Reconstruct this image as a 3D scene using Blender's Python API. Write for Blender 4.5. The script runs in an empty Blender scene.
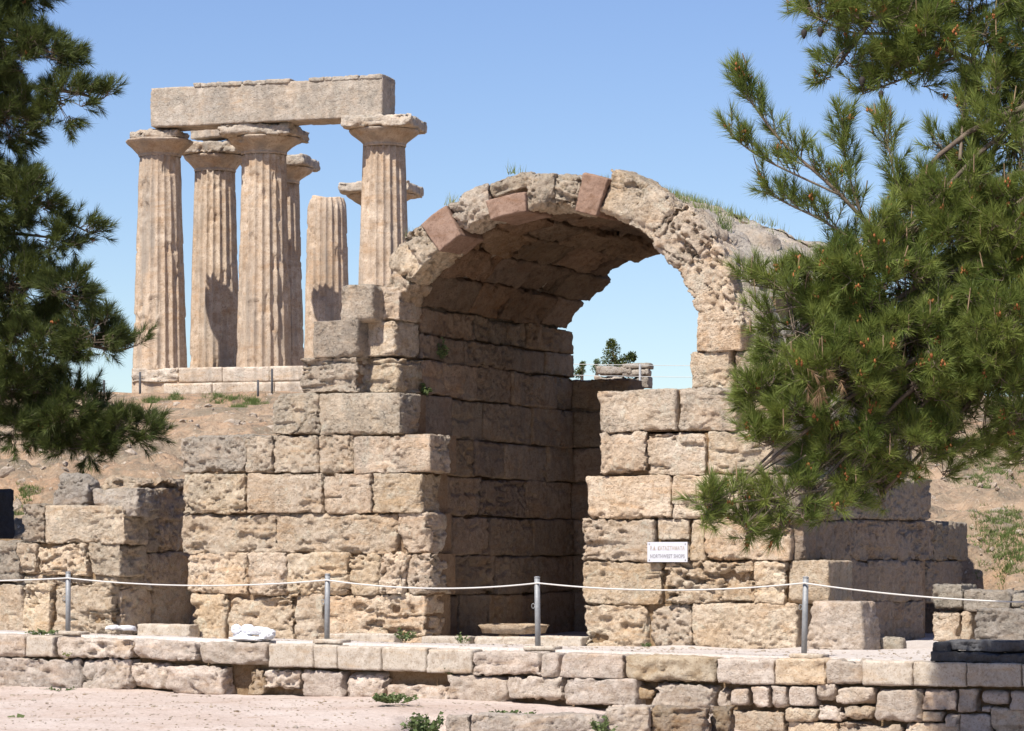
import bpy, math, random
import numpy as np
from mathutils import Vector, Matrix

# ------------------------------------------------------------------ camera, sky, sun, exposure
SC = bpy.context.scene
COL = SC.collection
F = 3050.0            # focal length in pixels of a 1024 wide frame
HY = 553.0            # image row of the horizon
EZ = 1.71             # eye height

cam_d = bpy.data.cameras.new("Camera")
cam = bpy.data.objects.new("Camera", cam_d)
COL.objects.link(cam)
cam.location = (0, 0, EZ)
cam.rotation_euler = (math.radians(90), 0, 0)
cam_d.sensor_width = 36.0
cam_d.sensor_fit = 'HORIZONTAL'
cam_d.lens = F / 1024 * 36
cam_d.shift_y = (HY - 365.5) / 1024
cam_d.clip_start = 0.5
cam_d.clip_end = 4000
SC.camera = cam

SUN_AZ = math.radians(35)     # to the left of straight behind the camera
SUN_EL = math.radians(54)
sd = Vector((-math.sin(SUN_AZ) * math.cos(SUN_EL), -math.cos(SUN_AZ) * math.cos(SUN_EL), math.sin(SUN_EL)))
sun_d = bpy.data.lights.new("Sun", 'SUN')
sun_d.energy = 5.0
sun_d.angle = math.radians(0.55)
sun_d.color = (1.0, 0.95, 0.87)
sun = bpy.data.objects.new("Sun", sun_d)
COL.objects.link(sun)
sun.rotation_mode = 'QUATERNION'
sun.rotation_quaternion = sd.to_track_quat('Z', 'Y')
sun.location = (-20, -20, 40)

world = bpy.data.worlds.new("World")
SC.world = world
world.use_nodes = True
wn = world.node_tree
for n in list(wn.nodes):
    wn.nodes.remove(n)
sky = wn.nodes.new('ShaderNodeTexSky')
sky.sky_type = 'NISHITA'
sky.sun_disc = False
sky.sun_elevation = SUN_EL
sky.sun_rotation = math.atan2(sd.x, sd.y)
sky.altitude = 100
sky.air_density = 1.0
sky.dust_density = 0.15
sky.ozone_density = 4.0
bg = wn.nodes.new('ShaderNodeBackground')
bg.inputs['Strength'].default_value = 0.075
wo = wn.nodes.new('ShaderNodeOutputWorld')
shs = wn.nodes.new('ShaderNodeHueSaturation')
shs.inputs['Hue'].default_value = 0.515
shs.inputs['Saturation'].default_value = 1.08
shs.inputs['Value'].default_value = 1.19
wn.links.new(sky.outputs[0], shs.inputs['Color'])
wn.links.new(shs.outputs[0], bg.inputs[0])
wn.links.new(bg.outputs[0], wo.inputs[0])

SC.view_settings.view_transform = 'Standard'
SC.view_settings.look = 'None'
SC.view_settings.exposure = 0.6
SC.view_settings.gamma = 1.0
SC.view_settings.use_curve_mapping = False
SC.render.engine = 'CYCLES'
SC.cycles.max_bounces = 6
SC.cycles.diffuse_bounces = 3

# ------------------------------------------------------------------ frames of reference
TH = math.radians(26)
CT, ST = math.cos(TH), math.sin(TH)
OX, OY = 0.44, F / 75.0          # facade frame: u along the wall, v into it


def W(u, v, z):
    return np.array([OX + u * CT + v * ST, OY - u * ST + v * CT, z])


def uz(px, py, v):
    """facade coordinates of an image point lying on the plane v"""
    a = (px - 512) / F
    u = (a * (OY + v * CT) - OX - v * ST) / (CT + a * ST)
    Y = OY - u * ST + v * CT
    return u, EZ + (HY - py) / F * Y


def vz(px, py, u):
    """facade coordinates of an image point lying on the plane u"""
    a = (px - 512) / F
    v = (a * (OY - u * ST) - OX - u * CT) / (ST - a * CT)
    Y = OY - u * ST + v * CT
    return v, EZ + (HY - py) / F * Y


def at(px, py, Y):
    return np.array([(px - 512) / F * Y, Y, EZ + (HY - py) / F * Y])


# ------------------------------------------------------------------ noise
def _h(i, j, k, s):
    n = (i.astype(np.uint32) * np.uint32(374761393) + j.astype(np.uint32) * np.uint32(668265263)
         + k.astype(np.uint32) * np.uint32(2147483647 - 58) + np.uint32(s * 974711 % 4294967291))
    n = (n ^ (n >> np.uint32(13))) * np.uint32(1274126177)
    n = n ^ (n >> np.uint32(16))
    n = n * np.uint32(2246822519)
    n = n ^ (n >> np.uint32(15))
    return (n & np.uint32(0xffffff)).astype(np.float64) / 8388607.5 - 1.0


def noise(p, s=0):
    f = np.floor(p)
    t = p - f
    t = t * t * t * (t * (t * 6 - 15) + 10)
    i = f.astype(np.int64) + 100000
    r = 0
    for dx in (0, 1):
        wx = t[:, 0] if dx else 1 - t[:, 0]
        for dy in (0, 1):
            wy = t[:, 1] if dy else 1 - t[:, 1]
            for dz in (0, 1):
                wz = t[:, 2] if dz else 1 - t[:, 2]
                r = r + wx * wy * wz * _h(i[:, 0] + dx, i[:, 1] + dy, i[:, 2] + dz, s)
    return r


def fbm(p, oct=3, s=0):
    r, a, q = 0, 1.0, np.array(p, dtype=float)
    for o in range(oct):
        r = r + a * noise(q, s + o)
        q = q * 2.03 + 17.3
        a *= 0.5
    return r


def sstep(a, b, x):
    t = np.clip((x - a) / (b - a), 0, 1)
    return t * t * (3 - 2 * t)


# ------------------------------------------------------------------ mesh helpers
def new_obj(name, co, faces, mat=None, parent=None, loc=(0, 0, 0), smooth=True):
    """faces: list of index arrays (n,3) or (n,4)"""
    me = bpy.data.meshes.new(name)
    co = np.asarray(co, dtype=np.float32)
    if not isinstance(faces, (list, tuple)):
        faces = [faces]
    me.vertices.add(len(co))
    me.vertices.foreach_set('co', co.ravel())
    idx = np.concatenate([np.asarray(f, dtype=np.int32).ravel() for f in faces])
    tot = np.concatenate([np.full(len(f), np.asarray(f).shape[1], dtype=np.int32) for f in faces])
    st = np.concatenate([[0], np.cumsum(tot)[:-1]]).astype(np.int32)
    me.loops.add(len(idx))
    me.loops.foreach_set('vertex_index', idx)
    me.polygons.add(len(tot))
    me.polygons.foreach_set('loop_start', st)
    me.polygons.foreach_set('use_smooth', np.full(len(tot), bool(smooth)))
    me.update(calc_edges=True)
    me.validate()
    if mat:
        me.materials.append(mat)
    o = bpy.data.objects.new(name, me)
    COL.objects.link(o)
    if parent is not None:
        o.parent = parent
    o.location = loc
    return o


def tag(o, label=None, cat=None, group=None, kind=None):
    if label: o['label'] = label
    if cat: o['category'] = cat
    if group: o['group'] = group
    if kind or label: o['kind'] = kind or 'thing'
    return o


def empty(name, loc=(0, 0, 0), rz=0.0, label=None, cat=None, group=None):
    o = bpy.data.objects.new(name, None)
    COL.objects.link(o)
    o.location = loc
    o.rotation_euler = (0, 0, rz)
    o.empty_display_size = 0.2
    return tag(o, label, cat, group)


class MB:
    """collects pieces of one mesh"""
    def __init__(s):
        s.co, s.f, s.n = [], [], 0

    def add(s, co, faces):
        co = np.asarray(co, dtype=float)
        if not isinstance(faces, (list, tuple)):
            faces = [faces]
        for f in faces:
            if len(f):
                s.f.append(np.asarray(f, dtype=np.int64) + s.n)
        s.co.append(co)
        s.n += len(co)

    def build(s, name, mat, parent=None, loc=(0, 0, 0), smooth=True):
        co = np.concatenate(s.co) - np.asarray(loc, dtype=float)
        return new_obj(name, co, s.f, mat, parent, loc, smooth)


def lattice(nx, ny, nz):
    """surface lattice of a box: integer coordinates and quads"""
    quads = []
    def key(a): return (a[:, 0] * (ny + 1) + a[:, 1]) * (nz + 1) + a[:, 2]
    def face(ax, val, flip):
        dims = [nx, ny, nz]
        b, c = [k for k in range(3) if k != ax]
        B, C = np.meshgrid(np.arange(dims[b]), np.arange(dims[c]), indexing='ij')
        B, C = B.ravel(), C.ravel()
        vs = []
        for db, dc in ((0, 0), (1, 0), (1, 1), (0, 1)):
            a = np.zeros((len(B), 3), dtype=np.int64)
            a[:, ax] = val
            a[:, b] = B + db
            a[:, c] = C + dc
            vs.append(key(a))
        q = np.stack(vs, 1)
        if flip: q = q[:, ::-1]
        quads.append(q)
    face(0, 0, True); face(0, nx, False)
    face(1, 0, False); face(1, ny, True)
    face(2, 0, True); face(2, nz, False)
    q = np.concatenate(quads)
    ids, inv = np.unique(q.ravel(), return_inverse=True)
    k = ids % (nz + 1)
    j = (ids // (nz + 1)) % (ny + 1)
    i = ids // ((nz + 1) * (ny + 1))
    return np.stack([i, j, k], 1), inv.reshape(-1, 4)


RNG = np.random.default_rng(7)
random.seed(11)


def rock(size, rough=1.0, res=0.017, rnd=0.05, seed=None, dres=2.4, lean=0.0, taper=0.0):
    """a weathered ashlar: lattice box with chipped rounded edges, bands and pits.  size = (x, y, z)"""
    if seed is None:
        seed = int(RNG.integers(1, 9999))
    sx, sy, sz = size
    n = [max(3, int(round(sx / res))), max(3, int(round(sy / (res * dres)))), max(3, int(round(sz / res)))]
    ijk, q = lattice(*n)
    h = np.array(size) / 2.0
    p = (ijk / np.array(n) - 0.5) * np.array(size)
    off = np.array([seed * 1.37 % 211, seed * 2.11 % 197, seed * 0.73 % 223])
    g = p + off
    chip = sstep(0.05, 0.7, fbm(g * 2.9, 2, 5) + 0.1 * (rough - 1))
    r = 0.006 + rnd * 0.35 * (1 + 0.5 * noise(g * 7, 6)) + rnd * 1.9 * chip
    r = np.minimum(r, h.min() * 0.9)[:, None]
    inner = np.clip(p, -(h - r), h - r)
    d = p - inner
    L = np.maximum(np.linalg.norm(d, axis=1), 1e-6)[:, None]
    nn = d / L
    p = inner + nn * r
    rs = np.random.default_rng(seed + 77)
    kb, kp, kq, kh, kc = rs.uniform(0.1, 1.7), rs.uniform(0.25, 1.5), rs.uniform(0.1, 1.4), rs.uniform(0, 1.8) * (rs.random() < 0.65), rs.uniform(0.0, 2.0)
    disp = rough * (0.007 * fbm(g * 1.9, 2, 11) + 0.006 * fbm(g * 6.5, 3, 21)) + (0.5 + 0.5 * rough) * 0.007 * fbm(g * 23, 3, 25)
    band = fbm(g * np.array([1.7, 1.7, 10.5]) + 3.1 + 0.6 * noise(g * 2, 30)[:, None], 3, 31)
    disp -= rough * kb * 0.024 * sstep(0.34, 0.5, band) * sstep(-0.2, 0.3, noise(g * 0.9, 33))
    msk = sstep(-0.45, 0.25, noise(g * 2.1, 43))
    disp -= (0.35 + rough) * kp * 0.014 * sstep(0.22, 0.36, noise(g * np.array([21, 21, 25.0]), 41)) * msk
    disp -= (0.2 + rough) * kq * 0.016 * sstep(0.3, 0.44, noise(g * np.array([12, 12, 15.0]), 42)) * msk
    disp -= rough * kh * 0.026 * sstep(0.45, 0.56, noise(g * np.array([5.5, 5.5, 8.5]), 45)) * (0.3 + 0.7 * msk)
    disp -= rough * kc * 0.022 * sstep(0.05, 0.0, np.abs(fbm(g * np.array([1.6, 1.6, 2.6]), 4, 47))) * sstep(0.0, 0.4, noise(g * 1.1, 48))
    p = p + nn * disp[:, None]
    w = np.stack([noise(g * 1.3 + 5, 51), noise(g * 1.3 + 9, 52), noise(g * 1.3 + 2, 53)], 1)
    p = p + w * 0.020 * min(rough, 2.2)
    if taper:
        p[:, 0] *= 1 - taper * (p[:, 2] / h[2] * 0.5 + 0.5)
    if lean:
        p[:, 0] += lean * p[:, 2]
    return p, q


def stone(name, parent, loc, size, mat, rough=1.0, grey=0.0, rz=0.0, rx=0.0, ry=0.0, **kw):
    p, q = rock(size, rough, **kw)
    o = new_obj(name, p, q, mat, parent, loc)
    o.rotation_euler = (rx, ry, rz)
    o['grey'] = float(grey)
    return o


def tube(pts, rad, sides=8, cap=True):
    pts = np.asarray(pts, dtype=float)
    n = len(pts)
    rad = np.broadcast_to(np.asarray(rad, dtype=float), (n,))
    t = np.gradient(pts, axis=0)
    t /= np.maximum(np.linalg.norm(t, axis=1), 1e-9)[:, None]
    up = np.array([0.13, 0.31, 0.94])
    a = np.cross(t, up)
    bad = np.linalg.norm(a, axis=1) < 1e-3
    a[bad] = np.cross(t[bad], [1, 0, 0])
    a /= np.linalg.norm(a, axis=1)[:, None]
    b = np.cross(t, a)
    th = np.arange(sides) / sides * 2 * np.pi
    co = pts[:, None, :] + rad[:, None, None] * (np.cos(th)[None, :, None] * a[:, None, :] + np.sin(th)[None, :, None] * b[:, None, :])
    co = co.reshape(-1, 3)
    i = np.arange(n - 1)[:, None] * sides
    k = np.arange(sides)[None, :]
    k2 = (k + 1) % sides
    q = np.stack([i + k, i + k2, i + sides + k2, i + sides + k], -1).reshape(-1, 4)
    f = [q]
    if cap:
        m = len(co)
        co = np.concatenate([co, pts[[0]], pts[[-1]]])
        k = np.arange(sides)
        k2 = (k + 1) % sides
        f.append(np.stack([np.full(sides, m), k2, k], 1))
        e = (n - 1) * sides
        f.append(np.stack([np.full(sides, m + 1), e + k, e + k2], 1))
    return co, f


def boxmesh(lo, hi):
    lo, hi = np.array(lo, float), np.array(hi, float)
    c = np.array([[x, y, z] for x in (0, 1) for y in (0, 1) for z in (0, 1)], float)
    co = lo + c * (hi - lo)
    q = np.array([[0, 1, 3, 2], [4, 6, 7, 5], [0, 4, 5, 1], [2, 3, 7, 6], [0, 2, 6, 4], [1, 5, 7, 3]])
    return co, q


def smoothline(pts, n):
    """Catmull-Rom through pts"""
    P = np.asarray(pts, float)
    P = np.concatenate([[2 * P[0] - P[1]], P, [2 * P[-1] - P[-2]]])
    m = len(P) - 3
    out = []
    for s in np.linspace(0, m - 1e-6, n):
        i = int(s)
        t = s - i
        a, b, c, d = P[i:i + 4]
        out.append(0.5 * (2 * b + (c - a) * t + (2 * a - 5 * b + 4 * c - d) * t * t + (3 * b - a - 3 * c + d) * t ** 3))
    return np.array(out)


# ------------------------------------------------------------------ materials
def mat_new(name):
    m = bpy.data.materials.new(name)
    m.use_nodes = True
    nt = m.node_tree
    return m, nt, nt.nodes['Principled BSDF']


def N(nt, t, **kw):
    n = nt.nodes.new(t)
    for k, v in kw.items():
        setattr(n, k, v)
    return n


def noise_node(nt, vec, scale, detail=5, rough=0.6, dist=0.0):
    n = N(nt, 'ShaderNodeTexNoise')
    n.inputs['Scale'].default_value = scale
    n.inputs['Detail'].default_value = detail
    n.inputs['Roughness'].default_value = rough
    n.inputs['Distortion'].default_value = dist
    if vec is not None:
        nt.links.new(vec, n.inputs['Vector'])
    return n.outputs['Fac']


def ramp(nt, fac, a, b):
    n = N(nt, 'ShaderNodeMapRange')
    n.clamp = True
    n.inputs['From Min'].default_value = a
    n.inputs['From Max'].default_value = b
    nt.links.new(fac, n.inputs['Value'])
    return n.outputs['Result']


def mathn(nt, op, a, b=None, clamp=False):
    n = N(nt, 'ShaderNodeMath', operation=op)
    n.use_clamp = clamp
    for i, x in enumerate((a, b)):
        if x is None: continue
        if isinstance(x, (int, float)): n.inputs[i].default_value = x
        else: nt.links.new(x, n.inputs[i])
    return n.outputs[0]


def mix(nt, fac, a, b, mode='MIX'):
    n = N(nt, 'ShaderNodeMix', data_type='RGBA', blend_type=mode)
    if isinstance(fac, (int, float)): n.inputs[0].default_value = fac
    else: nt.links.new(fac, n.inputs[0])
    for i, x in ((6, a), (7, b)):
        if isinstance(x, tuple): n.inputs[i].default_value = (*x, 1)
        else: nt.links.new(x, n.inputs[i])
    return n.outputs[2]


def stone_mat(name, ca, cb, cg=(0.34, 0.292, 0.232), cd=(0.085, 0.075, 0.062), up=0.35, bump=0.85, sc=1.0, vary=0.22, streak=0.0):
    m, nt, bs = mat_new(name)
    geo = N(nt, 'ShaderNodeNewGeometry')
    pos = geo.outputs['Position']
    sep = N(nt, 'ShaderNodeSeparateXYZ')
    nt.links.new(geo.outputs['Normal'], sep.inputs[0])
    inf = N(nt, 'ShaderNodeObjectInfo')
    att = N(nt, 'ShaderNodeAttribute', attribute_type='OBJECT', attribute_name='grey')
    n1 = noise_node(nt, pos, 1.6 * sc, 6, 0.62, 0.4)
    n2 = noise_node(nt, pos, 9 * sc, 5, 0.65)
    n3 = noise_node(nt, pos, 2.7 * sc, 7, 0.7, 0.6)
    n4 = noise_node(nt, pos, 17 * sc, 6, 0.75, 0.3)
    c = mix(nt, ramp(nt, n1, 0.34, 0.66), ca, cb)
    dk = tuple(x * y for x, y in zip(ca, (0.62, 0.55, 0.48)))
    c = mix(nt, mathn(nt, 'MULTIPLY', ramp(nt, n2, 0.46, 0.66), 0.6), c, dk)
    lt = tuple(min(0.72, x * 1.22) for x in cb)
    c = mix(nt, mathn(nt, 'MULTIPLY', ramp(nt, noise_node(nt, pos, 5.3 * sc, 6, 0.7, 0.8), 0.54, 0.68), 0.5), c, lt)
    mq = N(nt, 'ShaderNodeMapping')
    mq.inputs['Scale'].default_value = (0.8, 0.8, 3.2)
    nt.links.new(pos, mq.inputs['Vector'])
    nq = noise_node(nt, mq.outputs[0], 2.1 * sc, 7, 0.66, 0.8)
    c = mix(nt, mathn(nt, 'MULTIPLY', ramp(nt, nq, 0.52, 0.64), 0.42), c, tuple(x * y for x, y in zip(ca, (0.98, 0.80, 0.60))))
    c = mix(nt, mathn(nt, 'MULTIPLY', ramp(nt, noise_node(nt, pos, 44 * sc, 4, 0.7), 0.54, 0.64), 0.55), c, tuple(x * y for x, y in zip(ca, (0.45, 0.38, 0.32))))
    sp_ = mathn(nt, 'MULTIPLY', ramp(nt, noise_node(nt, pos, 19 * sc, 5, 0.72, 0.5), 0.57, 0.66), ramp(nt, n3, 0.36, 0.60))  # dark speckle in the colour: painted shade of small pits, and their dirt
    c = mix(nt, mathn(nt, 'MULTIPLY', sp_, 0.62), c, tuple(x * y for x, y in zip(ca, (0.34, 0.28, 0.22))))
    if streak:
        mp = N(nt, 'ShaderNodeMapping')
        mp.inputs['Scale'].default_value = (1.0, 1.0, 0.12)
        nt.links.new(pos, mp.inputs['Vector'])
        ns = noise_node(nt, mp.outputs[0], 5 * sc, 5, 0.6)
        c = mix(nt, mathn(nt, 'MULTIPLY', ramp(nt, ns, 0.5, 0.68), streak), c, (0.26, 0.225, 0.19))
    # grey weathering, more of it on upward faces
    g = mathn(nt, 'ADD', mathn(nt, 'MULTIPLY', att.outputs['Fac'], 1.25), mathn(nt, 'MULTIPLY', mathn(nt, 'SUBTRACT', n3, 0.5), 2.4))
    g = mathn(nt, 'ADD', g, mathn(nt, 'MULTIPLY', sep.outputs['Z'], up))
    g = mathn(nt, 'SUBTRACT', g, 0.2, True)
    c = mix(nt, mathn(nt, 'MULTIPLY', g, 0.9, True), c, cg)
    d = mathn(nt, 'MULTIPLY', ramp(nt, n4, 0.52, 0.66), mathn(nt, 'MULTIPLY', g, 0.9))
    c = mix(nt, d, c, cd)
    wl = mathn(nt, 'MULTIPLY', ramp(nt, noise_node(nt, pos, 23 * sc, 5, 0.8, 0.2), 0.60, 0.68), mathn(nt, 'MULTIPLY', g, 0.8))
    c = mix(nt, wl, c, (0.55, 0.53, 0.48))
    # a tone of its own for each block
    hsv = N(nt, 'ShaderNodeHueSaturation')
    v = N(nt, 'ShaderNodeMapRange')
    v.inputs['To Min'].default_value = 1 - vary
    v.inputs['To Max'].default_value = 1 + vary * 0.55
    nt.links.new(inf.outputs['Random'], v.inputs['Value'])
    nt.links.new(v.outputs[0], hsv.inputs['Value'])
    fr = mathn(nt, 'FRACT', mathn(nt, 'MULTIPLY', inf.outputs['Random'], 17.3))
    fs = mathn(nt, 'FRACT', mathn(nt, 'MULTIPLY', inf.outputs['Random'], 5.7))
    nt.links.new(mathn(nt, 'ADD', mathn(nt, 'MULTIPLY', fr, vary * 0.04), 0.5 - vary * 0.025), hsv.inputs['Hue'])
    nt.links.new(mathn(nt, 'ADD', mathn(nt, 'MULTIPLY', fs, vary * 0.9), 1.0 - vary * 0.5), hsv.inputs['Saturation'])
    nt.links.new(c, hsv.inputs['Color'])
    nt.links.new(hsv.outputs[0], bs.inputs['Base Color'])
    bs.inputs['Roughness'].default_value = 0.92
    bs.inputs['Specular IOR Level'].default_value = 0.15
    # fine relief
    b1 = noise_node(nt, pos, 22 * sc, 9, 0.78)
    pt = noise_node(nt, pos, 34 * sc, 2, 0.5, 0.6)
    hgt = mathn(nt, 'SUBTRACT', b1, mathn(nt, 'MULTIPLY', ramp(nt, pt, 0.56, 0.68), mathn(nt, 'MULTIPLY', ramp(nt, n3, 0.4, 0.6), 0.55)))
    bu = N(nt, 'ShaderNodeBump')
    bu.inputs['Strength'].default_value = bump
    bu.inputs['Distance'].default_value = 0.075 / sc
    nt.links.new(hgt, bu.inputs['Height'])
    nt.links.new(bu.outputs[0], bs.inputs['Normal'])
    return m


def plain_mat(name, c, rough=0.7, metal=0.0, var=0.15, sc=8.0, bump=0.0):
    m, nt, bs = mat_new(name)
    tc = N(nt, 'ShaderNodeNewGeometry').outputs['Position']
    n = noise_node(nt, tc, sc, 5, 0.65)
    a = tuple(min(1, x * (1 - var)) for x in c)
    b = tuple(min(1, x * (1 + var)) for x in c)
    nt.links.new(mix(nt, ramp(nt, n, 0.3, 0.7), a, b), bs.inputs['Base Color'])
    bs.inputs['Roughness'].default_value = rough
    bs.inputs['Metallic'].default_value = metal
    if bump:
        bu = N(nt, 'ShaderNodeBump')
        bu.inputs['Strength'].default_value = bump
        bu.inputs['Distance'].default_value = 0.02
        nt.links.new(noise_node(nt, tc, sc * 4, 6, 0.7), bu.inputs['Height'])
        nt.links.new(bu.outputs[0], bs.inputs['Normal'])
    return m


def ground_mat(name, ca, cb, cc, sc=1.0, bump=0.5, ramp3=(0.5, 0.62), stony=0.0):
    m, nt, bs = mat_new(name)
    pos = N(nt, 'ShaderNodeNewGeometry').outputs['Position']
    n1 = noise_node(nt, pos, 0.55 * sc, 8, 0.62, 0.3)
    n2 = noise_node(nt, pos, 2.6 * sc, 8, 0.7, 0.5)
    n3 = noise_node(nt, pos, 38 * sc, 4, 0.7)
    c = mix(nt, ramp(nt, n1, 0.36, 0.64), ca, cb)
    c = mix(nt, ramp(nt, n2, *ramp3), c, cc)
    c = mix(nt, mathn(nt, 'MULTIPLY', ramp(nt, n3, 0.52, 0.68), 0.6), c, tuple(x * 0.5 for x in ca))
    n5 = noise_node(nt, pos, 17 * sc, 6, 0.75)
    c = mix(nt, mathn(nt, 'MULTIPLY', ramp(nt, n5, 0.53, 0.66), 0.5), c, tuple(x * 0.6 for x in ca))
    c = mix(nt, mathn(nt, 'MULTIPLY', ramp(nt, n5, 0.44, 0.34), 0.5), c, tuple(min(0.75, x * 1.25) for x in cb))
    if stony:
        s1 = noise_node(nt, pos, 5.5, 7, 0.8, 0.4)
        s2 = noise_node(nt, pos, 11.0, 5, 0.75, 0.2)
        c = mix(nt, mathn(nt, 'MULTIPLY', ramp(nt, s1, 0.50, 0.62), stony), c, tuple(x * 0.52 for x in cb))
        c = mix(nt, mathn(nt, 'MULTIPLY', ramp(nt, s2, 0.60, 0.66), stony), c, (0.56, 0.48, 0.39))
    nt.links.new(c, bs.inputs['Base Color'])
    bs.inputs['Roughness'].default_value = 0.95
    bs.inputs['Specular IOR Level'].default_value = 0.1
    bu = N(nt, 'ShaderNodeBump')
    bu.inputs['Strength'].default_value = bump
    bu.inputs['Distance'].default_value = 0.05
    nt.links.new(mathn(nt, 'ADD', n3, noise_node(nt, pos, 9 * sc, 6, 0.7)), bu.inputs['Height'])
    nt.links.new(bu.outputs[0], bs.inputs['Normal'])
    return m


def leaf_mat(name, ca, cb, trans=0.25, rough=0.55):
    m, nt, bs = mat_new(name)
    geo = N(nt, 'ShaderNodeNewGeometry')
    n = noise_node(nt, geo.outputs['Position'], 2.2, 3, 0.6)
    f = mathn(nt, 'ADD', mathn(nt, 'MULTIPLY', geo.outputs['Random Per Island'], 0.55), mathn(nt, 'MULTIPLY', ramp(nt, n, 0.35, 0.65), 0.45))
    c = mix(nt, f, ca, cb)
    nt.links.new(c, bs.inputs['Base Color'])
    bs.inputs['Roughness'].default_value = rough
    bs.inputs['Specular IOR Level'].default_value = 0.25
    tr = N(nt, 'ShaderNodeBsdfTranslucent')
    nt.links.new(c, tr.inputs['Color'])
    mx = N(nt, 'ShaderNodeMixShader')
    mx.inputs[0].default_value = trans
    nt.links.new(bs.outputs[0], mx.inputs[1])
    nt.links.new(tr.outputs[0], mx.inputs[2])
    nt.links.new(mx.outputs[0], nt.nodes['Material Output'].inputs[0])
    return m


M = {}
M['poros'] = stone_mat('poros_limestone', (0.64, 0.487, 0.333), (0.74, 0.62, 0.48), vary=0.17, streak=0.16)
M['inner'] = stone_mat('interior_limestone', (0.42, 0.295, 0.195), (0.49, 0.37, 0.26), up=0.1, vary=0.2, streak=0.4)  # limestone coloured darker to deepen the shade inside the chamber
M['soffit'] = stone_mat('vault_limestone', (0.25, 0.168, 0.107), (0.32, 0.225, 0.152), cg=(0.20, 0.16, 0.12), up=0.1, vary=0.25, streak=0.2)  # darker again: shade under the vault put into the stone colour
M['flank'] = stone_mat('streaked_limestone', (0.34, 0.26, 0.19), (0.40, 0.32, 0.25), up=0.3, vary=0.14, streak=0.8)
M['core'] = stone_mat('rubble_core', (0.34, 0.24, 0.15), (0.40, 0.29, 0.19), sc=1.5)
M['vaultfill'] = stone_mat('mortared_rubble', (0.52, 0.42, 0.32), (0.62, 0.54, 0.45), cg=(0.42, 0.39, 0.35), up=0.25, bump=0.9, sc=0.9)
M['restored'] = stone_mat('restored_brown_stone', (0.245, 0.160, 0.118), (0.28, 0.19, 0.142), up=0.0, bump=0.25, vary=0.05)
M['kerb'] = stone_mat('kerb_limestone', (0.50, 0.41, 0.33), (0.58, 0.50, 0.43), cg=(0.31, 0.275, 0.235), up=0.15, bump=0.6, vary=0.14)
M['cement'] = stone_mat('cast_kerb_stone', (0.43, 0.37, 0.30), (0.49, 0.43, 0.36), cg=(0.42, 0.38, 0.33), up=0.05, bump=0.25, vary=0.07)
M['ochre'] = stone_mat('ochre_stone', (0.46, 0.355, 0.235), (0.54, 0.455, 0.35), up=0.1, bump=0.5)
M['rust'] = stone_mat('lichen_orange_stone', (0.40, 0.27, 0.14), (0.48, 0.40, 0.33), up=0.2, bump=0.8)
M['temple'] = stone_mat('temple_limestone', (0.43, 0.322, 0.23), (0.56, 0.46, 0.36), cg=(0.38, 0.33, 0.27), up=0.25, bump=0.3, sc=0.45, vary=0.06, streak=0.75)
M['beam'] = stone_mat('architrave_limestone', (0.54, 0.44, 0.34), (0.64, 0.56, 0.47), cg=(0.29, 0.26, 0.22), up=0.3, bump=0.5, sc=0.6, vary=0.05, streak=0.6)
M['slate'] = stone_mat('dark_trough_stone', (0.075, 0.075, 0.082), (0.10, 0.10, 0.105), cg=(0.09, 0.09, 0.095), up=0.1, bump=0.4)
M['greyrock'] = stone_mat('grey_limestone', (0.46, 0.39, 0.31), (0.54, 0.48, 0.41), cg=(0.34, 0.305, 0.25), up=0.3, bump=0.8)
M['ground'] = ground_mat('pink_gravel_earth', (0.46, 0.36, 0.30), (0.56, 0.475, 0.42), (0.36, 0.26, 0.195), ramp3=(0.56, 0.72))
M['terrace'] = ground_mat('white_gravel_path', (0.50, 0.435, 0.385), (0.56, 0.505, 0.46), (0.40, 0.325, 0.265), ramp3=(0.6, 0.75))
M['hill'] = ground_mat('dry_hill_earth', (0.39, 0.245, 0.15), (0.36, 0.275, 0.195), (0.20, 0.165, 0.12), sc=0.38, bump=1.0, stony=0.75, ramp3=(0.44, 0.60))
M['post'] = plain_mat('galvanised_steel', (0.25, 0.255, 0.26), 0.6, 0.25, 0.2, 30)
M['rope'] = plain_mat('white_rope', (0.55, 0.53, 0.50), 0.85, 0, 0.1, 60)
M['white'] = plain_mat('white_plastic', (0.66, 0.66, 0.68), 0.5, 0, 0.05, 12)
M['sign'] = plain_mat('white_sign_enamel', (0.52, 0.52, 0.55), 0.4, 0, 0.03, 20)
M['ink_pale'] = plain_mat('faded_red_ink', (0.44, 0.36, 0.31), 0.7, 0, 0.1, 30)
M['ink_grey'] = plain_mat('faded_grey_ink', (0.26, 0.25, 0.27), 0.7, 0, 0.1, 30)
M['bark'] = plain_mat('pine_bark', (0.13, 0.095, 0.07), 0.9, 0, 0.35, 12, 0.8)
M['twig'] = plain_mat('pale_twig', (0.16, 0.12, 0.085), 0.85, 0, 0.25, 20)
M['needle'] = leaf_mat('pine_needles', (0.078, 0.126, 0.027), (0.245, 0.275, 0.062))
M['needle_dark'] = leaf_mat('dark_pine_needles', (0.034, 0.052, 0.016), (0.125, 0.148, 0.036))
M['pollen'] = plain_mat('rust_pollen_cones', (0.30, 0.10, 0.03), 0.8, 0, 0.3, 20)
M['candle'] = plain_mat('brown_new_shoots', (0.24, 0.16, 0.09), 0.8, 0, 0.25, 15)
M['cone'] = plain_mat('pine_cone', (0.022, 0.016, 0.012), 0.8, 0, 0.3, 20)
M['dead'] = leaf_mat('dead_needles', (0.20, 0.125, 0.065), (0.28, 0.18, 0.10))
M['weed'] = leaf_mat('weed_leaves', (0.085, 0.125, 0.04), (0.16, 0.20, 0.08))
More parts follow.
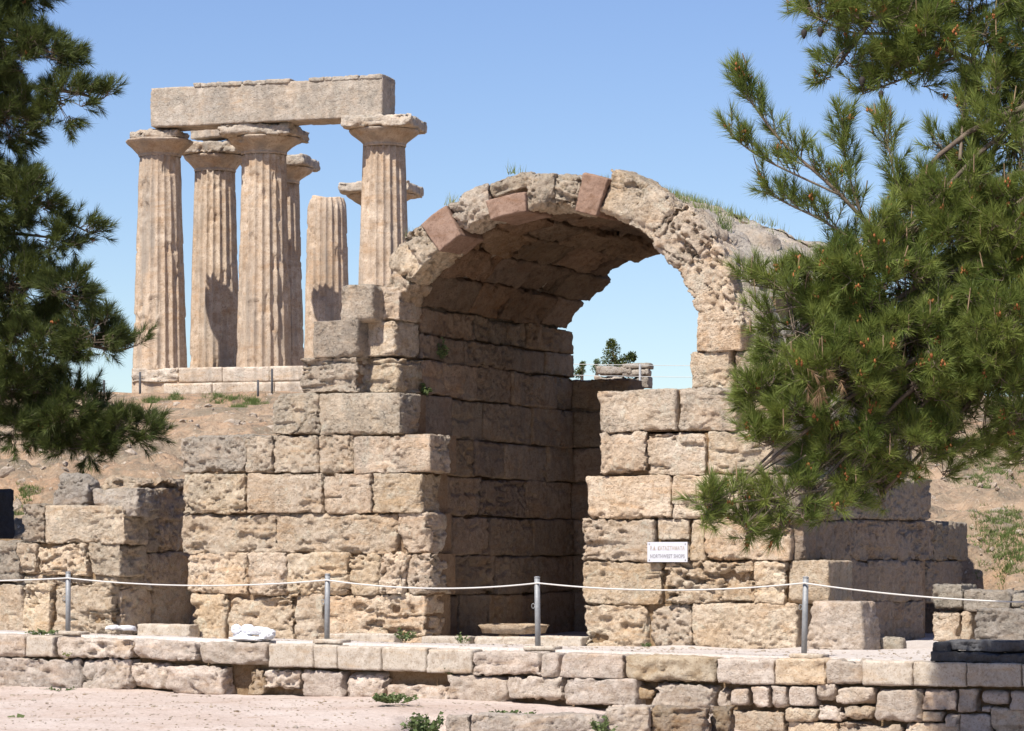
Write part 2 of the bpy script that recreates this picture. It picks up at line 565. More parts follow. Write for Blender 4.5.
M['grass'] = leaf_mat('dry_grass_blades', (0.13, 0.19, 0.045), (0.30, 0.30, 0.12))
M['green'] = leaf_mat('fresh_grass_blades', (0.08, 0.125, 0.03), (0.17, 0.21, 0.065))
M['straw'] = leaf_mat('dry_straw', (0.22, 0.17, 0.09), (0.36, 0.29, 0.17))
M['rubble'] = stone_mat('rubble_stones', (0.50, 0.40, 0.30), (0.58, 0.50, 0.42), vary=0.05, up=0.1)


# ------------------------------------------------------------------ the setting: ground, terrace, hillside
def grid_obj(name, us, vs, fn, mat):
    U, V = np.meshgrid(us, vs, indexing='ij')
    u, v = U.ravel(), V.ravel()
    co = fn(u, v)
    n, m = len(us), len(vs)
    i = np.arange(n - 1)[:, None] * m
    j = np.arange(m - 1)[None, :]
    q = np.stack([i + j, i + m + j, i + m + j + 1, i + j + 1], -1).reshape(-1, 4)
    o = new_obj(name, co, q, mat)
    return o


def spaced(lo, a, b, hi, fine, k=1.35):
    mid = list(np.arange(a, b, fine)) + [b]
    left, s, x = [], fine, a
    while x > lo:
        s *= k
        x -= s
        left.append(max(x, lo))
    right, s, x = [], fine, b
    while x < hi:
        s *= k
        x += s
        right.append(min(x, hi))
    return np.array(left[::-1] + mid + right)


# kerb line of the retaining wall
KA = np.array([(0 - 512) / 75.0, F / 75.0])
KB = np.array([(1024 - 512) / 90.0, F / 90.0])
KD = (KB - KA) / np.linalg.norm(KB - KA)
KN = np.array([-KD[1], KD[0]])               # away from the camera
KANG = math.atan2(KD[1], KD[0])
KLEN = np.linalg.norm(KB - KA)


def kerb_t(px, back=0.0):
    """distance along the kerb line (set back by `back`) of an image column"""
    a = (px - 512) / F
    P = KA + KN * back
    return (a * P[1] - P[0]) / (KD[0] - a * KD[1])


def kerb_z(px, py, back=0.0):
    t = kerb_t(px, back)
    Y = (KA + KN * back + KD * t)[1]
    return EZ + (HY - py) / F * Y


def ground_z(X, Y):
    t = (X - KA[0]) * KD[0] + (Y - KA[1]) * KD[1]
    s = np.clip(t / KLEN, -0.5, 1.5)
    return -0.09 - 0.42 * sstep(0.5, 0.95, s)


def f_ground(x, y):
    z = ground_z(x, y)
    near = (np.abs(x) < 14) & (y < 46)
    p = np.stack([x, y, 0 * x], 1)
    z = z + np.where(near, 0.03 * fbm(p * 0.8, 3, 3) + 0.008 * fbm(p * 5, 2, 4), 0)
    z = z - 0.42 * sstep(-1.25, -0.9, x) * sstep(34.05, 33.75, y + 0.18 * (x - 0.3)) * near
    z = z - np.where(np.hypot(x, y - 30) > 200, 1.5, 0)
    return np.stack([x, y, z], 1)


tag(grid_obj('ground', spaced(-2500, -10, 10, 2500, 0.12), spaced(-2500, 26, 42, 2500, 0.14), f_ground, M['ground']), kind='structure')

KT0, KT1 = -30.0, KLEN + 30.0


def kerb_top(t):
    return 0.664 - 0.184 * t / KLEN


def f_terrace(t, b):
    x = KA[0] + KD[0] * t + KN[0] * b
    y = KA[1] + KD[1] * t + KN[1] * b
    tt = np.clip(t, -6, KLEN + 6)
    z = kerb_top(tt) - 0.02 + (0.49 - kerb_top(tt) + 0.02) * sstep(0.3, 3.2, b)
    p = np.stack([x, y, 0 * x], 1)
    z = z + 0.018 * fbm(p * 1.3, 3, 8) * sstep(0.3, 0.8, b)
    z = np.where(b < 0.26, -0.6, z)
    return np.stack([x, y, z], 1)


bs_ = np.concatenate([[0.25, 0.27], np.arange(0.4, 5.5, 0.12), np.arange(5.6, 12, 0.5)])
tag(grid_obj('terrace', spaced(KT0, -2, KLEN + 2, KT1, 0.14), bs_, f_terrace, M['terrace']), kind='structure')


def hill_z(X, Y):
    du, dv = X - OX, Y - OY
    u = du * CT - dv * ST
    v = du * ST + dv * CT
    ys = np.array([40, 44.0, 47.0, 52, 60, 88, 93, 160, 400, 3000])
    zs = np.array([0.3, 0.9, 2.0, 2.75, 3.55, 6.15, 6.45, 7.0, 4.0, -10])
    z = np.interp(Y, ys, zs)
    # keep clear of the vaulted chamber and of the terrace in front of the walls
    start = np.interp(u, [-9, -3.6, -3.0, 3.9, 4.6, 12], [1.3, 1.3, 6.9, 6.9, 4.6, 3.6])
    k = sstep(-0.1, 1.3, v - start)
    p = np.stack([X, Y, 0 * X], 1)
    rough = 0.20 * fbm(p * 0.45, 4, 61) + 0.12 * fbm(p * 1.5, 3, 66) + 0.10 * np.clip(fbm(p * 4.2, 4, 68), -0.3, 1)
    flat = sstep(90, 93, Y)
    z = z + rough * (1 - 0.85 * flat) * np.where(Y < 150, 1, 0)
    return -0.8 + (z + 0.8) * k


def f_hill(u, v):
    x = OX + u * CT + v * ST
    y = OY - u * ST + v * CT
    return np.stack([x, y, hill_z(x, y)], 1)


tag(grid_obj('hillside', spaced(-900, -19, 9, 900, 0.10, 1.4), np.concatenate([np.arange(1.0, 48, 0.11), spaced(48.2, 48.2, 56, 1500, 0.35, 1.4)]), f_hill, M['hill']), kind='structure')

# ------------------------------------------------------------------ the vaulted shop
shop = empty('vaulted_ruin', (OX, OY, 0.0), -TH,
             'ruined barrel-vaulted shop of weathered beige limestone blocks with a wide open arch', 'ruin')


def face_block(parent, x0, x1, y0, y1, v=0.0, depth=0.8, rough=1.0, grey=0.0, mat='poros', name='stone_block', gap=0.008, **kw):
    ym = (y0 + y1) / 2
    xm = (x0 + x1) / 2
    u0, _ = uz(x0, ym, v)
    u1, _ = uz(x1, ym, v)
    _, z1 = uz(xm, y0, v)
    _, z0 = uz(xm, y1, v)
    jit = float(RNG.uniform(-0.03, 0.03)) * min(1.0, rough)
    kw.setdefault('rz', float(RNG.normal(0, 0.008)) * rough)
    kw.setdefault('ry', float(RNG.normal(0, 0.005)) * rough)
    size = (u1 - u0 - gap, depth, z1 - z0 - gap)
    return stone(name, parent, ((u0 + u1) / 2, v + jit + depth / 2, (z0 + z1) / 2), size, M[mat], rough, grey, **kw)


def rows_core(name, parent, rows, v, depth, mat='core'):
    mb = MB()
    for (y0, y1, xs) in rows:
        u0, _ = uz(xs[0], (y0 + y1) / 2, v)
        u1, _ = uz(xs[-1], (y0 + y1) / 2, v)
        _, z1 = uz((xs[0] + xs[-1]) / 2, y0, v)
        _, z0 = uz((xs[0] + xs[-1]) / 2, y1, v)
        mb.add(*boxmesh((u0 + 0.07, v + 0.12, z0 + 0.012), (u1 - 0.07, v + depth - 0.06, z1 - 0.012)))
    return mb.build(name, M[mat], parent, smooth=False)


# left pier: (top, bottom, [joints]) with roughness and greyness for each block
LP = [
    (283, 321, [340, 372], [1.2], [0.75]),
    (320, 358, [313, 358], [0.9], [0.75]),
    (357, 394, [297, 357], [1.3], [0.65]),
    (393, 435, [271, 319, 400], [1.6, 0.8], [0.75, 0.6]),
    (435, 473, [181, 245, 273, 318, 353, 431], [1.6, 1.2, 1.0, 1.2, 1.1], [0.85, 0.6, 0.45, 0.45, 0.4]),
    (473, 514, [185, 247, 323, 372, 422], [1.8, 0.7, 1.2, 0.8], [0.4, 0.0, 0.05, 0.1]),
    (513, 554, [181, 274, 396, 426], [1.4, 1.9, 1.5], [0.0, -0.1, -0.1]),
    (553, 595, [185, 247, 288, 348, 378, 405, 430], [1.1, 1.5, 2.3, 2.6, 2.6, 2.0], [0, 0, -0.1, -0.1, -0.1, 0]),
    (594, 647, [189, 225, 294, 323, 425], [1.8, 2.5, 1.6, 1.9], [-0.1, -0.1, -0.1, -0.1]),
]
pier = rows_core('front_pier', shop, [(a, b, x) for a, b, x, _, _ in LP], 0.0, 0.95)
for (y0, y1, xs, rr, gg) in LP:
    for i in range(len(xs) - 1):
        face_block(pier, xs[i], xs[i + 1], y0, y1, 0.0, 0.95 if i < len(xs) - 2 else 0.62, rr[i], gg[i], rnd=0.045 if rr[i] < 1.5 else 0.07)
# arch jamb standing behind the stepped front
for (x0, x1, y0, y1, r, g) in ((357, 398, 357, 394, 1.4, -0.1), (359, 397, 321, 357, 1.0, -0.1), (361, 399, 287, 321, 1.2, -0.05)):
    face_block(pier, x0, x1, y0, y1, 0.3, 0.7, r, g)

RP = [
    (389, 432, [597, 676, 734], [0.9, 2.2], [0.35, 0.55]),
    (432, 475, [599, 646, 706, 773], [2.0, 1.3, 1.3], [0.15, -0.05, 0.4]),
    (475, 519, [585, 673, 740, 792], [1.2, 1.0, 1.0], [-0.1, -0.1, 0.2]),
    (519, 561, [580, 655, 705, 791], [1.6, 0.8, 1.4], [-0.1, -0.15, -0.05]),
    (560, 604, [580, 662, 753, 786, 829], [1.9, 2.6, 1.4, 0.9], [-0.1, -0.1, 0.05, 0.35]),
    (603, 652, [583, 650, 692, 797], [2.0, 2.0, 1.3], [-0.1, -0.1, -0.15]),
]
pier2 = rows_core('front_pier', shop, [(a, b, x) for a, b, x, _, _ in RP], 0.0, 0.95)
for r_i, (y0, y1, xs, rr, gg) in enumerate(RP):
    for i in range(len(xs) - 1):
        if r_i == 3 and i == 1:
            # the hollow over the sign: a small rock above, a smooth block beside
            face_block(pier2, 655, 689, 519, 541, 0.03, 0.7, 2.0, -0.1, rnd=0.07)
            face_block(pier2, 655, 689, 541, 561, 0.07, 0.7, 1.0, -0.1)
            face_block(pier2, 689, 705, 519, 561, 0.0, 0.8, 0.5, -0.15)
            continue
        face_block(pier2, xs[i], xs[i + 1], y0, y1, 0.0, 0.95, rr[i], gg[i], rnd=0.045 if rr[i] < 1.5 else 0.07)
# jamb stones at the springing on the right
for (x0, x1, y0, y1, r, g) in ((690, 732, 350, 391, 1.8, 0.2), (732, 778, 351, 391, 1.2, 0.4), (733, 778, 391, 433, 1.3, 0.1),
                               (697, 742, 312, 351, 1.5, 0.05)):
    face_block(pier2, x0, x1, y0, y1, 0.3, 0.7, r, g)

# flank of the right pier, running back into the hill
UF, _ = uz(800, 560, 0.0)
FL = [
    (478, 520, [800, 842, 890, 934]),
    (520, 561, [803, 850, 898, 934]),
    (560, 602, [820, 868, 924]),
    (601, 645, [826, 872, 924]),
]


def side_block(parent, x0, x1, y0, y1, u, depth=0.6, rough=0.7, grey=0.2, mat='flank', **kw):
    """block whose seen face looks along +u"""
    ym, xm = (y0 + y1) / 2, (x0 + x1) / 2
    v0, _ = vz(x0, ym, u)
    v1, _ = vz(x1, ym, u)
    _, z1 = vz(xm, y0, u)
    _, z0 = vz(xm, y1, u)
    p, q = rock((v1 - v0 - 0.008, depth, z1 - z0 - 0.008), rough, **kw)
    # local x runs along v, local y runs towards -u
    p = np.stack([-p[:, 1], p[:, 0], p[:, 2]], 1)
    o = new_obj('stone_block', p, q, M[mat], parent, (u - depth / 2 + float(RNG.uniform(-0.01, 0.01)), (v0 + v1) / 2, (z0 + z1) / 2))
    o['grey'] = grey
    return o


mb = MB()
v_end, _ = vz(934, 540, UF)
mb.add(*boxmesh((UF - 0.6, 0.9, 0.3), (UF - 0.1, v_end - 0.1, 2.6)))
flank = mb.build('flank_wall', M['core'], shop, smooth=False)
for (y0, y1, xs) in FL:
    for i in range(len(xs) - 1):
        side_block(flank, xs[i], xs[i + 1], y0, y1, UF, 0.62, 1.1, 0.55 if y0 == 478 else 0.2)
# the stub beyond the flank
vq, _ = vz(945, 560, UF + 0.02)
for (x0, x1, y0, y1, g) in ((935, 968, 521, 561, 0.7), (926, 964, 560, 602, 0.4)):
    side_block(flank, x0, x1, y0, y1, UF - 0.12, 0.5, 1.3, g)

# inner wall on the left, seen in shade
UI = -2.36
ZR = [EZ + k for k in (-1.25, -0.60, -0.03, 0.52, 1.09, 1.62, 2.2, 2.70, 3.06, 3.44)]
mb = MB()
mb.add(*boxmesh((UI - 0.75, 0.75, 0.3), (UI - 0.12, 5.95, ZR[-1] - 0.05)))
inner = mb.build('side_wall', M['core'], shop, smooth=False)
for k in range(len(ZR) - 1):
    v = 0.5 if k < 5 else 0.98
    v += 0.0
    while v < 5.7:
        w = float(RNG.uniform(0.85, 1.75))
        if 6.02 - (v + w) < 0.6: w = 6.02 - v
        p, q = rock((w - 0.01, 0.6, ZR[k + 1] - ZR[k] - 0.006), 1.1, res=0.025, rnd=0.025)
        p = np.stack([-p[:, 1], p[:, 0], p[:, 2]], 1)
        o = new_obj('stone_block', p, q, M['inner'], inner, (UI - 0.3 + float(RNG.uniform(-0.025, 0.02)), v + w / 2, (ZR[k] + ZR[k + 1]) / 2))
        o['grey'] = float(RNG.uniform(-0.15, 0.3))
        v += w
mb = MB()
mb.add(*boxmesh((2.35, 1.0, 0.3), (2.9, 5.95, ZR[-1] - 0.05)))
inner2 = mb.build('side_wall', M['core'], shop, smooth=False)
for k in range(len(ZR) - 1):
    v = 0.98
    while v < 5.7:
        w = float(RNG.uniform(1.0, 1.9))
        if 6.02 - (v + w) < 0.6: w = 6.02 - v
        p, q = rock((w - 0.01, 0.6, ZR[k + 1] - ZR[k] - 0.01), 0.9, res=0.06, rnd=0.04)
        p = np.stack([p[:, 1], -p[:, 0], p[:, 2]], 1)
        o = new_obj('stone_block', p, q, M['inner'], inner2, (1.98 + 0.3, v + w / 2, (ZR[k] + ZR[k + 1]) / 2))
        o['grey'] = float(RNG.uniform(-0.15, 0.3))
        v += w

# rear wall of the chamber
mb = MB()
mb.add(*boxmesh((UI - 0.7, 6.13, 0.3), (2.3, 6.6, ZR[5])))
mb.add(*boxmesh((UI - 0.7, 6.13, ZR[5] + 0.01), (-1.6, 6.6, ZR[7] - 0.06)))
rear = mb.build('rear_wall', M['core'], shop, smooth=False)
for k in range(7):
    u = UI - 0.3
    end = 2.5 if k < 5 else (-1.0 if k == 5 else -1.45)
    while u < end - 0.2:
        w = float(RNG.uniform(0.8, 1.5))
        if end - (u + w) < 0.5: w = end - u
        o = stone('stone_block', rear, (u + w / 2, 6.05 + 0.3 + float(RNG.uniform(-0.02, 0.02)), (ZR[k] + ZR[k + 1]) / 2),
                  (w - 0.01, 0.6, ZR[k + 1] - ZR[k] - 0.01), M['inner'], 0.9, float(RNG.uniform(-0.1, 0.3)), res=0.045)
        u += w

# the barrel vault
UC, ZC, RI, RO = -0.22, 3.87, 2.5, 3.05


def arc(p, phi, rm):
    """box coordinates (tangential, v, radial) bent round the vault axis"""
    a = phi - p[:, 0] / rm
    r = rm + p[:, 2]
    return np.stack([UC + r * np.cos(a), p[:, 1], ZC + r * np.sin(a)], 1)


def voussoir(parent, ph0, ph1, v0, v1, r0, r1, mat, rough, grey, res=0.04, rnd=0.05, name='voussoir', dres=1.5):
    rm = (r0 + r1) / 2
    ln = abs(ph1 - ph0) * rm
    p, q = rock((ln - 0.01, v1 - v0 - 0.01, r1 - r0), rough, res=res, rnd=rnd, dres=dres)
    co = arc(p + np.array([0, (v0 + v1) / 2, 0]), (ph0 + ph1) / 2, rm)
    c = co.mean(0)
    o = new_obj(name, co - c, q, M[mat], parent, tuple(c))
    o['grey'] = grey
    return o


# rubble and mortar packed over the vault
def vault_fill():
    nph, nv = 170, 120
    ph = np.linspace(math.radians(-28), math.radians(208), nph)
    vv = np.linspace(0.52, 5.95, nv)
    ro = RO - 0.12 + 0.30 * sstep(0.2, 0.8, (math.pi / 2 - ph) / (math.pi / 2)) + 0.25 * sstep(0.5, 1.2, np.abs(ph - math.pi / 2) / (math.pi / 2))
    n = 2 * nv
    co = np.zeros((nph, n, 3))
    for i in range(nph):
        r = np.concatenate([np.full(nv, ro[i]), np.full(nv, RI + 0.12 + 0.25 * (1 if abs(ph[i] - math.pi / 2) > 1.4 else 0))])
        v = np.concatenate([vv, vv[::-1]])
        co[i, :, 0] = UC + r * math.cos(ph[i])
        co[i, :, 1] = v
        co[i, :, 2] = ZC + r * math.sin(ph[i])
    P = co.reshape(-1, 3)
    A = np.repeat(ph, n)
    rad = np.stack([np.cos(A), 0 * A, np.sin(A)], 1)
    outer = np.tile(np.concatenate([np.ones(nv), np.zeros(nv)]), nph)
    g = P * 1.0
    d = 0.09 * fbm(g * 1.5, 4, 71) + 0.05 * fbm(g * 5, 3, 75) - 0.07 * sstep(0.2, 0.7, noise(g * 4.2, 78)) - 0.10 * sstep(0.3, 0.6, fbm(g * np.array([1.8, 1.1, 1.8]), 2, 79))
    P = P + rad * (d * outer)[:, None]
    edge = np.tile(np.concatenate([np.where(np.arange(nv) > nv - 5, 1.0, 0), np.where(np.arange(nv) < 5, 1.0, 0)]), nph)
    P[:, 1] -= edge * np.clip(0.25 + 0.35 * fbm(np.stack([A * 2.2, 0 * A, 0 * A], 1), 3, 81), 0, 1)
    i = np.arange(nph - 1)[:, None] * n
    k = np.arange(n)[None, :]
    k2 = (k + 1) % n
    q = np.stack([i + k, i + k2, i + n + k2, i + n + k], -1).reshape(-1, 4)
    o = new_obj('vault', P, q, M['vaultfill'], shop)
    o['grey'] = 0.35
    return o


vault = vault_fill()
# barrel stones, course by course
NC = 10
edges = np.linspace(math.radians(149.5), math.radians(29), NC + 1)
for c in range(NC):
    v = 0.95
    end = 6.0 - float(RNG.uniform(0.0, 0.45))
    while v < end - 0.25:
        w = float(RNG.uniform(0.9, 1.6))
        if end - (v + w) < 0.5: w = end - v
        dr = float(RNG.uniform(-0.03, 0.05))
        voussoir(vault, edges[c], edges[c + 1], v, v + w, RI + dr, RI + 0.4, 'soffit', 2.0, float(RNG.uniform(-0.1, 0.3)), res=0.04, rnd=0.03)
        v += w

# the ring of the front arch
ring = [  # (from, to) in degrees round the arch, roughness, greyness, stone, how far it stands forward, inner and outer radius
    (151, 142.3, 1.8, 0.0, 'poros', 0.0, 0.0, 0.33), (142.3, 133.7, 2.6, 0.35, 'poros', 0.02, 0.0, 0.5), (133.7, 127.5, 2.8, 0.6, 'poros', 0.03, -0.02, 0.5),
    (127.5, 118.3, 0.15, -1, 'restored', 0.06, -0.04, 0.44), (118.3, 106, 2.8, 0.55, 'poros', 0.02, 0.0, 0.46), (106, 93, 0.15, -1, 'restored', 0.16, -0.07, 0.20),
    (105, 94, 2.6, 0.6, 'poros', 0.0, 0.2, 0.45), (93, 85, 3.0, 0.7, 'poros', 0.08, -0.02, 0.46), (85, 77.2, 3.0, 0.55, 'poros', 0.06, 0.0, 0.52), (77.2, 69.5, 0.15, -1, 'restored', 0.08, -0.03, 0.50),
    (69.5, 59, 2.6, 0.3, 'poros', 0.04, 0.06, 0.6), (59, 49, 3.0, 0.35, 'poros', 0.06, 0.04, 0.7), (49, 38, 3.0, 0.4, 'poros', 0.02, 0.06, 0.75), (38, 28, 2.8, 0.2, 'poros', 0.0, 0.03, 0.72),
    (28, 14, 2.6, 0.1, 'poros', 0.0, -0.02, 0.6),
]
RNG = np.random.default_rng(404)
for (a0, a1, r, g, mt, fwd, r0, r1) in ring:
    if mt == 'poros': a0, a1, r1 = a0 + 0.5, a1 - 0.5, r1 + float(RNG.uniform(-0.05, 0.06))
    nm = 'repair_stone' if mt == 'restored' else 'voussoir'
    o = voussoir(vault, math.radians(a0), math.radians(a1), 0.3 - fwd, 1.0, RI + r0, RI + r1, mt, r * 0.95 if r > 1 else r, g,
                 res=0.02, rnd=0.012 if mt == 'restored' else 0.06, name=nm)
    if mt == 'restored':
        o['label'] = 'smooth reddish brown replacement stone'

# ------------------------------------------------------------------ broken wall on the left
lw = empty('stone_wall', (OX, OY, 0.0), -TH, 'low broken wall of pitted limestone blocks left of the vaulted ruin, with a ragged top', 'wall')
LW = [
    (505, 544, [22, 45, 124], [1.5, 1.2], [0.7, 0.35]),
    (538, 583, [-42, 20], [1.5], [0.7]),
    (543, 576, [17, 37, 87, 120], [1.6, 2.0, 1.5], [0.3, 0.0, 0.5]),
    (574, 586, [15, 70, 118], [1.2, 1.2], [0.3, 0.3]),
    (583, 640, [-60, -20, 22, 51, 112], [1.8, 1.8, 1.9, 2.2], [0.0, 0.1, 0.1, -0.1]),
]
lcore = rows_core('wall_core', lw, [(a, b, x) for a, b, x, _, _ in LW], 0.0, 0.7)
for (y0, y1, xs, rr, gg) in LW:
    for i in range(len(xs) - 1):
        face_block(lw, xs[i], xs[i + 1], y0, y1, 0.0 if y1 - y0 > 15 else 0.05, 0.7, rr[i], gg[i], rnd=0.06)
UL, _ = uz(112, 560, 0.0)
for (x0, x1, y0, y1, g, r) in ((142, 189, 477, 518, 0.5, 2.6), (124, 160, 516, 552, 0.3, 1.6), (160, 196, 516, 552, 0.3, 1.6), (122, 196, 551, 588, 0.0, 2.2),
                               (121, 155, 586, 634, 0.0, 1.2), (155, 196, 586, 634, 0.05, 1.2)):
    side_block(lw, x0, x1, y0, y1, UL + 0.02, 0.7, r, g, mat='poros', rnd=0.06)
u_, z_ = uz(69, 507, 0.1)
stn = stone('loose_stone', None, tuple(W(u_, 0.35, z_ + 0.22)), (0.52, 0.5, 0.52), M['greyrock'], 2.0, 0.3, rz=-TH + 0.1, rnd=0.1, lean=0.1)
tag(stn, 'squarish grey stone perched on top of the broken left wall', 'stone')
u_, z_ = uz(116, 517, 0.1)
stn = stone('loose_stone', None, tuple(W(u_, 0.45, z_ + 0.20)), (0.74, 0.75, 0.46), M['greyrock'], 3.0, 0.35, rz=-TH, rnd=0.12)
tag(stn, 'jagged grey lump of rock right of the perched squarish stone, on the left wall', 'stone')

# ------------------------------------------------------------------ low wall on the right
rw = empty('stone_wall', (OX, OY, 0.0), -TH, 'knee-high remnant of a grey stone wall at the right edge beside the shaded flank', 'wall')
VR = 0.4
for (x0, x1, y0, y1, r, g, mt) in ((929, 962, 584, 608, 1.2, 0.55, 'greyrock'), (962, 1012, 589, 612, 1.3, 0.45, 'greyrock'), (932, 960, 608, 640, 2.4, 0.0, 'poros'),
                                   (960, 972, 610, 642, 1.0, 0.0, 'poros'), (1012, 1060, 594, 612, 1.2, 0.5, 'greyrock')):
    face_block(rw, x0, x1, y0, y1, VR, 0.6, r, g, mt, rnd=0.06)
u_, z_ = uz(1000, 628, 0.0)
stn = stone('loose_stone', None, tuple(W(u_ + 0.2, 0.1, z_ + 0.02)), (1.05, 0.5, 0.44), M['greyrock'], 1.4, 0.4, rz=-TH, rnd=0.08)
tag(stn, 'long pale grey block lying before the low wall at the right edge', 'stone')
u_, z_ = uz(838, 650, -0.35)
stn = stone('loose_stone', None, tuple(W(u_, -0.1, z_ + 0.29)), (0.80, 0.62, 0.64), M['kerb'], 0.7, 0.25, rz=-TH - 0.1, rnd=0.09, lean=0.0, taper=0.1)
tag(stn, 'big pale squared boulder leaning at the foot of the right pier by a rope post', 'stone')
for (px, py, s, lb) in ((877, 640, (0.16, 0.2, 0.22), 'small upright grey stone between the big boulder and a flat block'),
                        (893, 640, (0.32, 0.25, 0.17), 'small flat-topped grey block lying by the shaded flank wall')):
    u_, z_ = uz(px, py, 0.3)
    tag(stone('loose_stone', None, tuple(W(u_, 0.3, 0.49 + s[2] / 2 - 0.02)), s, M['greyrock'], 0.8, 0.4, rz=-TH + 0.1, res=0.02, rnd=0.03), lb, 'stone')

# ------------------------------------------------------------------ retaining wall with kerb
ret = empty('retaining_wall', (KA[0], KA[1], 0.0), KANG, 'long low retaining wall of pale squared stones with a kerb course along the terrace edge', 'wall')
mb = MB()
mb.add(*boxmesh((-6, 0.22, -0.8), (KLEN + 6, 0.42, 0.36)))
rcore = mb.build('wall_core', M['core'], ret, smooth=False)


def kblock(name, x0, x1, y0, y1, depth=0.4, back=0.0, rough=0.8, grey=0.1, mat='kerb', rnd=0.03, gap=0.008, res=0.028, tilt=0.0):
    t0, t1 = kerb_t(x0, back), kerb_t(x1, back)
    xm = (x0 + x1) / 2
    z1, z0 = kerb_z(xm, y0, back), kerb_z(xm, y1, back)
    return stone(name, ret, ((t0 + t1) / 2, back + depth / 2, (z0 + z1) / 2), (t1 - t0 - gap, depth, z1 - z0 - gap), M[mat], rough, grey,
                 rnd=rnd, res=res, ry=tilt)


def ltop(x): return np.interp(x, [-100, 0, 268, 472, 714, 1024, 1120], [631, 634, 643, 649.5, 657, 663.5, 666])
def lbot(x): return np.interp(x, [-100, 0, 130, 268, 472, 714, 1024, 1120], [654, 657, 659, 667, 674.5, 684.5, 688, 689])


caps = [(-90, -40, 'kerb', 1), (-40, 25, 'kerb', 1.0), (25, 53, 'cement', 0.2), (57, 130, 'kerb', 1.8), (130, 197, 'kerb', 1.8), (197, 268, 'kerb', 1.0),
        (268, 313, 'cement', 0.2), (313, 337, 'cement', 0.2), (337, 381, 'cement', 0.2), (381, 426, 'cement', 0.2), (426, 472, 'cement', 0.2),
        (472, 540, 'kerb', 1.1), (540, 558, 'kerb', 0.8), (558, 624, 'kerb', 0.8), (625, 714, 'ochre', 1.0), (715, 774, 'kerb', 0.5),
        (774, 826, 'ochre', 0.7), (826, 862, 'kerb', 1.8), (862, 913, 'cement', 0.2), (913, 966, 'cement', 0.2), (966, 1021, 'cement', 0.2), (1021, 1075, 'cement', 0.2),
        (1075, 1120, 'cement', 0.2)]
for (x0, x1, mt, r) in caps:
    xm = (x0 + x1) / 2
    kblock('kerb_stone', x0, x1, ltop(xm), lbot(xm) - (0 if r < 1.5 else 1), 0.45, -0.02, r, float(RNG.uniform(0.05, 0.4)) if mt == 'kerb' else 0.05, mt,
           rnd=0.012 if r < 0.3 else (0.05 if r < 1.5 else 0.08))
low = [(-90, -30, 656, 690, 1.6, 0.4, 'kerb', 0), (-30, 82, 657, 691, 1.6, 0.45, 'kerb', 0), (82, 131, 659, 690, 1.6, 0.3, 'kerb', 0), (131, 170, 661, 688, 2.0, 0.25, 'kerb', 0.04), (165, 222, 665, 694, 2.2, 0.2, 'kerb', -0.12),
       (244, 262, 669, 696, 1.6, 0.1, 'rust', 0.02), (262, 300, 669, 692, 1.8, 0.1, 'kerb', 0.05), (300, 345, 672, 700, 1.8, 0, 'kerb', 0.02), (345, 386, 672, 702, 1.8, 0.0, 'kerb', 0.04),
       (386, 447, 683, 706, 1.8, 0.1, 'kerb', -0.02), (445, 507, 675, 703, 1.7, 0.2, 'kerb', 0), (507, 564, 676, 701, 1.0, 0.2, 'kerb', 0), (564, 636, 678, 706, 0.9, 0.2, 'kerb', -0.05),
       (637, 653, 684, 700, 1.5, 0, 'rust', 0.05), (649, 717, 682, 712, 2.2, 0.3, 'kerb', 0.0), (640, 720, 711, 760, 2.0, 0.1, 'kerb', 0.02),
       (715, 728, 687, 712, 1.6, 0.1, 'kerb', 0.05), (729, 748, 687, 705, 0.6, 0.1, 'kerb', 0), (750, 769, 686, 709, 0.6, 0.1, 'kerb', 0), (769, 787, 686, 709, 0.6, 0.1, 'kerb', 0),
       (787, 815, 687, 708, 0.7, 0.1, 'kerb', 0), (815, 836, 684, 702, 1.0, 0.1, 'kerb', 0.01), (836, 874, 687, 705, 1.1, 0.2, 'kerb', 0), (874, 921, 688, 722, 1.4, 0.3, 'kerb', -0.02),
       (921, 957, 689, 712, 0.8, 0.2, 'kerb', 0), (957, 978, 689, 714, 0.8, 0.3, 'kerb', 0.01), (980, 1008, 690, 705, 0.8, 0.3, 'kerb', 0), (1008, 1040, 690, 711, 0.9, 0.3, 'kerb', 0), (1040, 1090, 690, 713, 0.9, 0.3, 'kerb', 0),
       (728, 783, 712, 735, 1.6, 0.0, 'poros', 0.03), (783, 816, 708, 723, 0.9, 0, 'poros', 0), (816, 843, 703, 721, 1.5, 0.1, 'kerb', 0.01), (843, 873, 706, 721, 1.2, 0, 'poros', 0),
       (921, 943, 712, 724, 1.2, 0.0, 'poros', 0.01), (943, 958, 714, 728, 1.2, 0.0, 'kerb', 0.02), (958, 990, 714, 740, 0.9, 0.3, 'kerb', 0.02), (990, 1040, 709, 740, 1.4, 0.0, 'poros', 0.02), (980, 991, 705, 714, 1, 0.2, 'kerb', 0.03), (1040, 1090, 714, 740, 1.4, 0.0, 'poros', 0.02),
       (783, 836, 722, 745, 1.6, 0.0, 'poros', 0.02), (836, 900, 722, 745, 1.6, 0.0, 'poros', 0.02), (900, 958, 724, 745, 1.6, 0.0, 'poros', 0.02)]
for (x0, x1, y0, y1, r, g, mt, bk) in low:
    kblock('wall_stone', x0, x1, y0, y1, 0.34, bk, r, g, mt, rnd=0.035 if r < 1.2 else 0.06, gap=0.012)

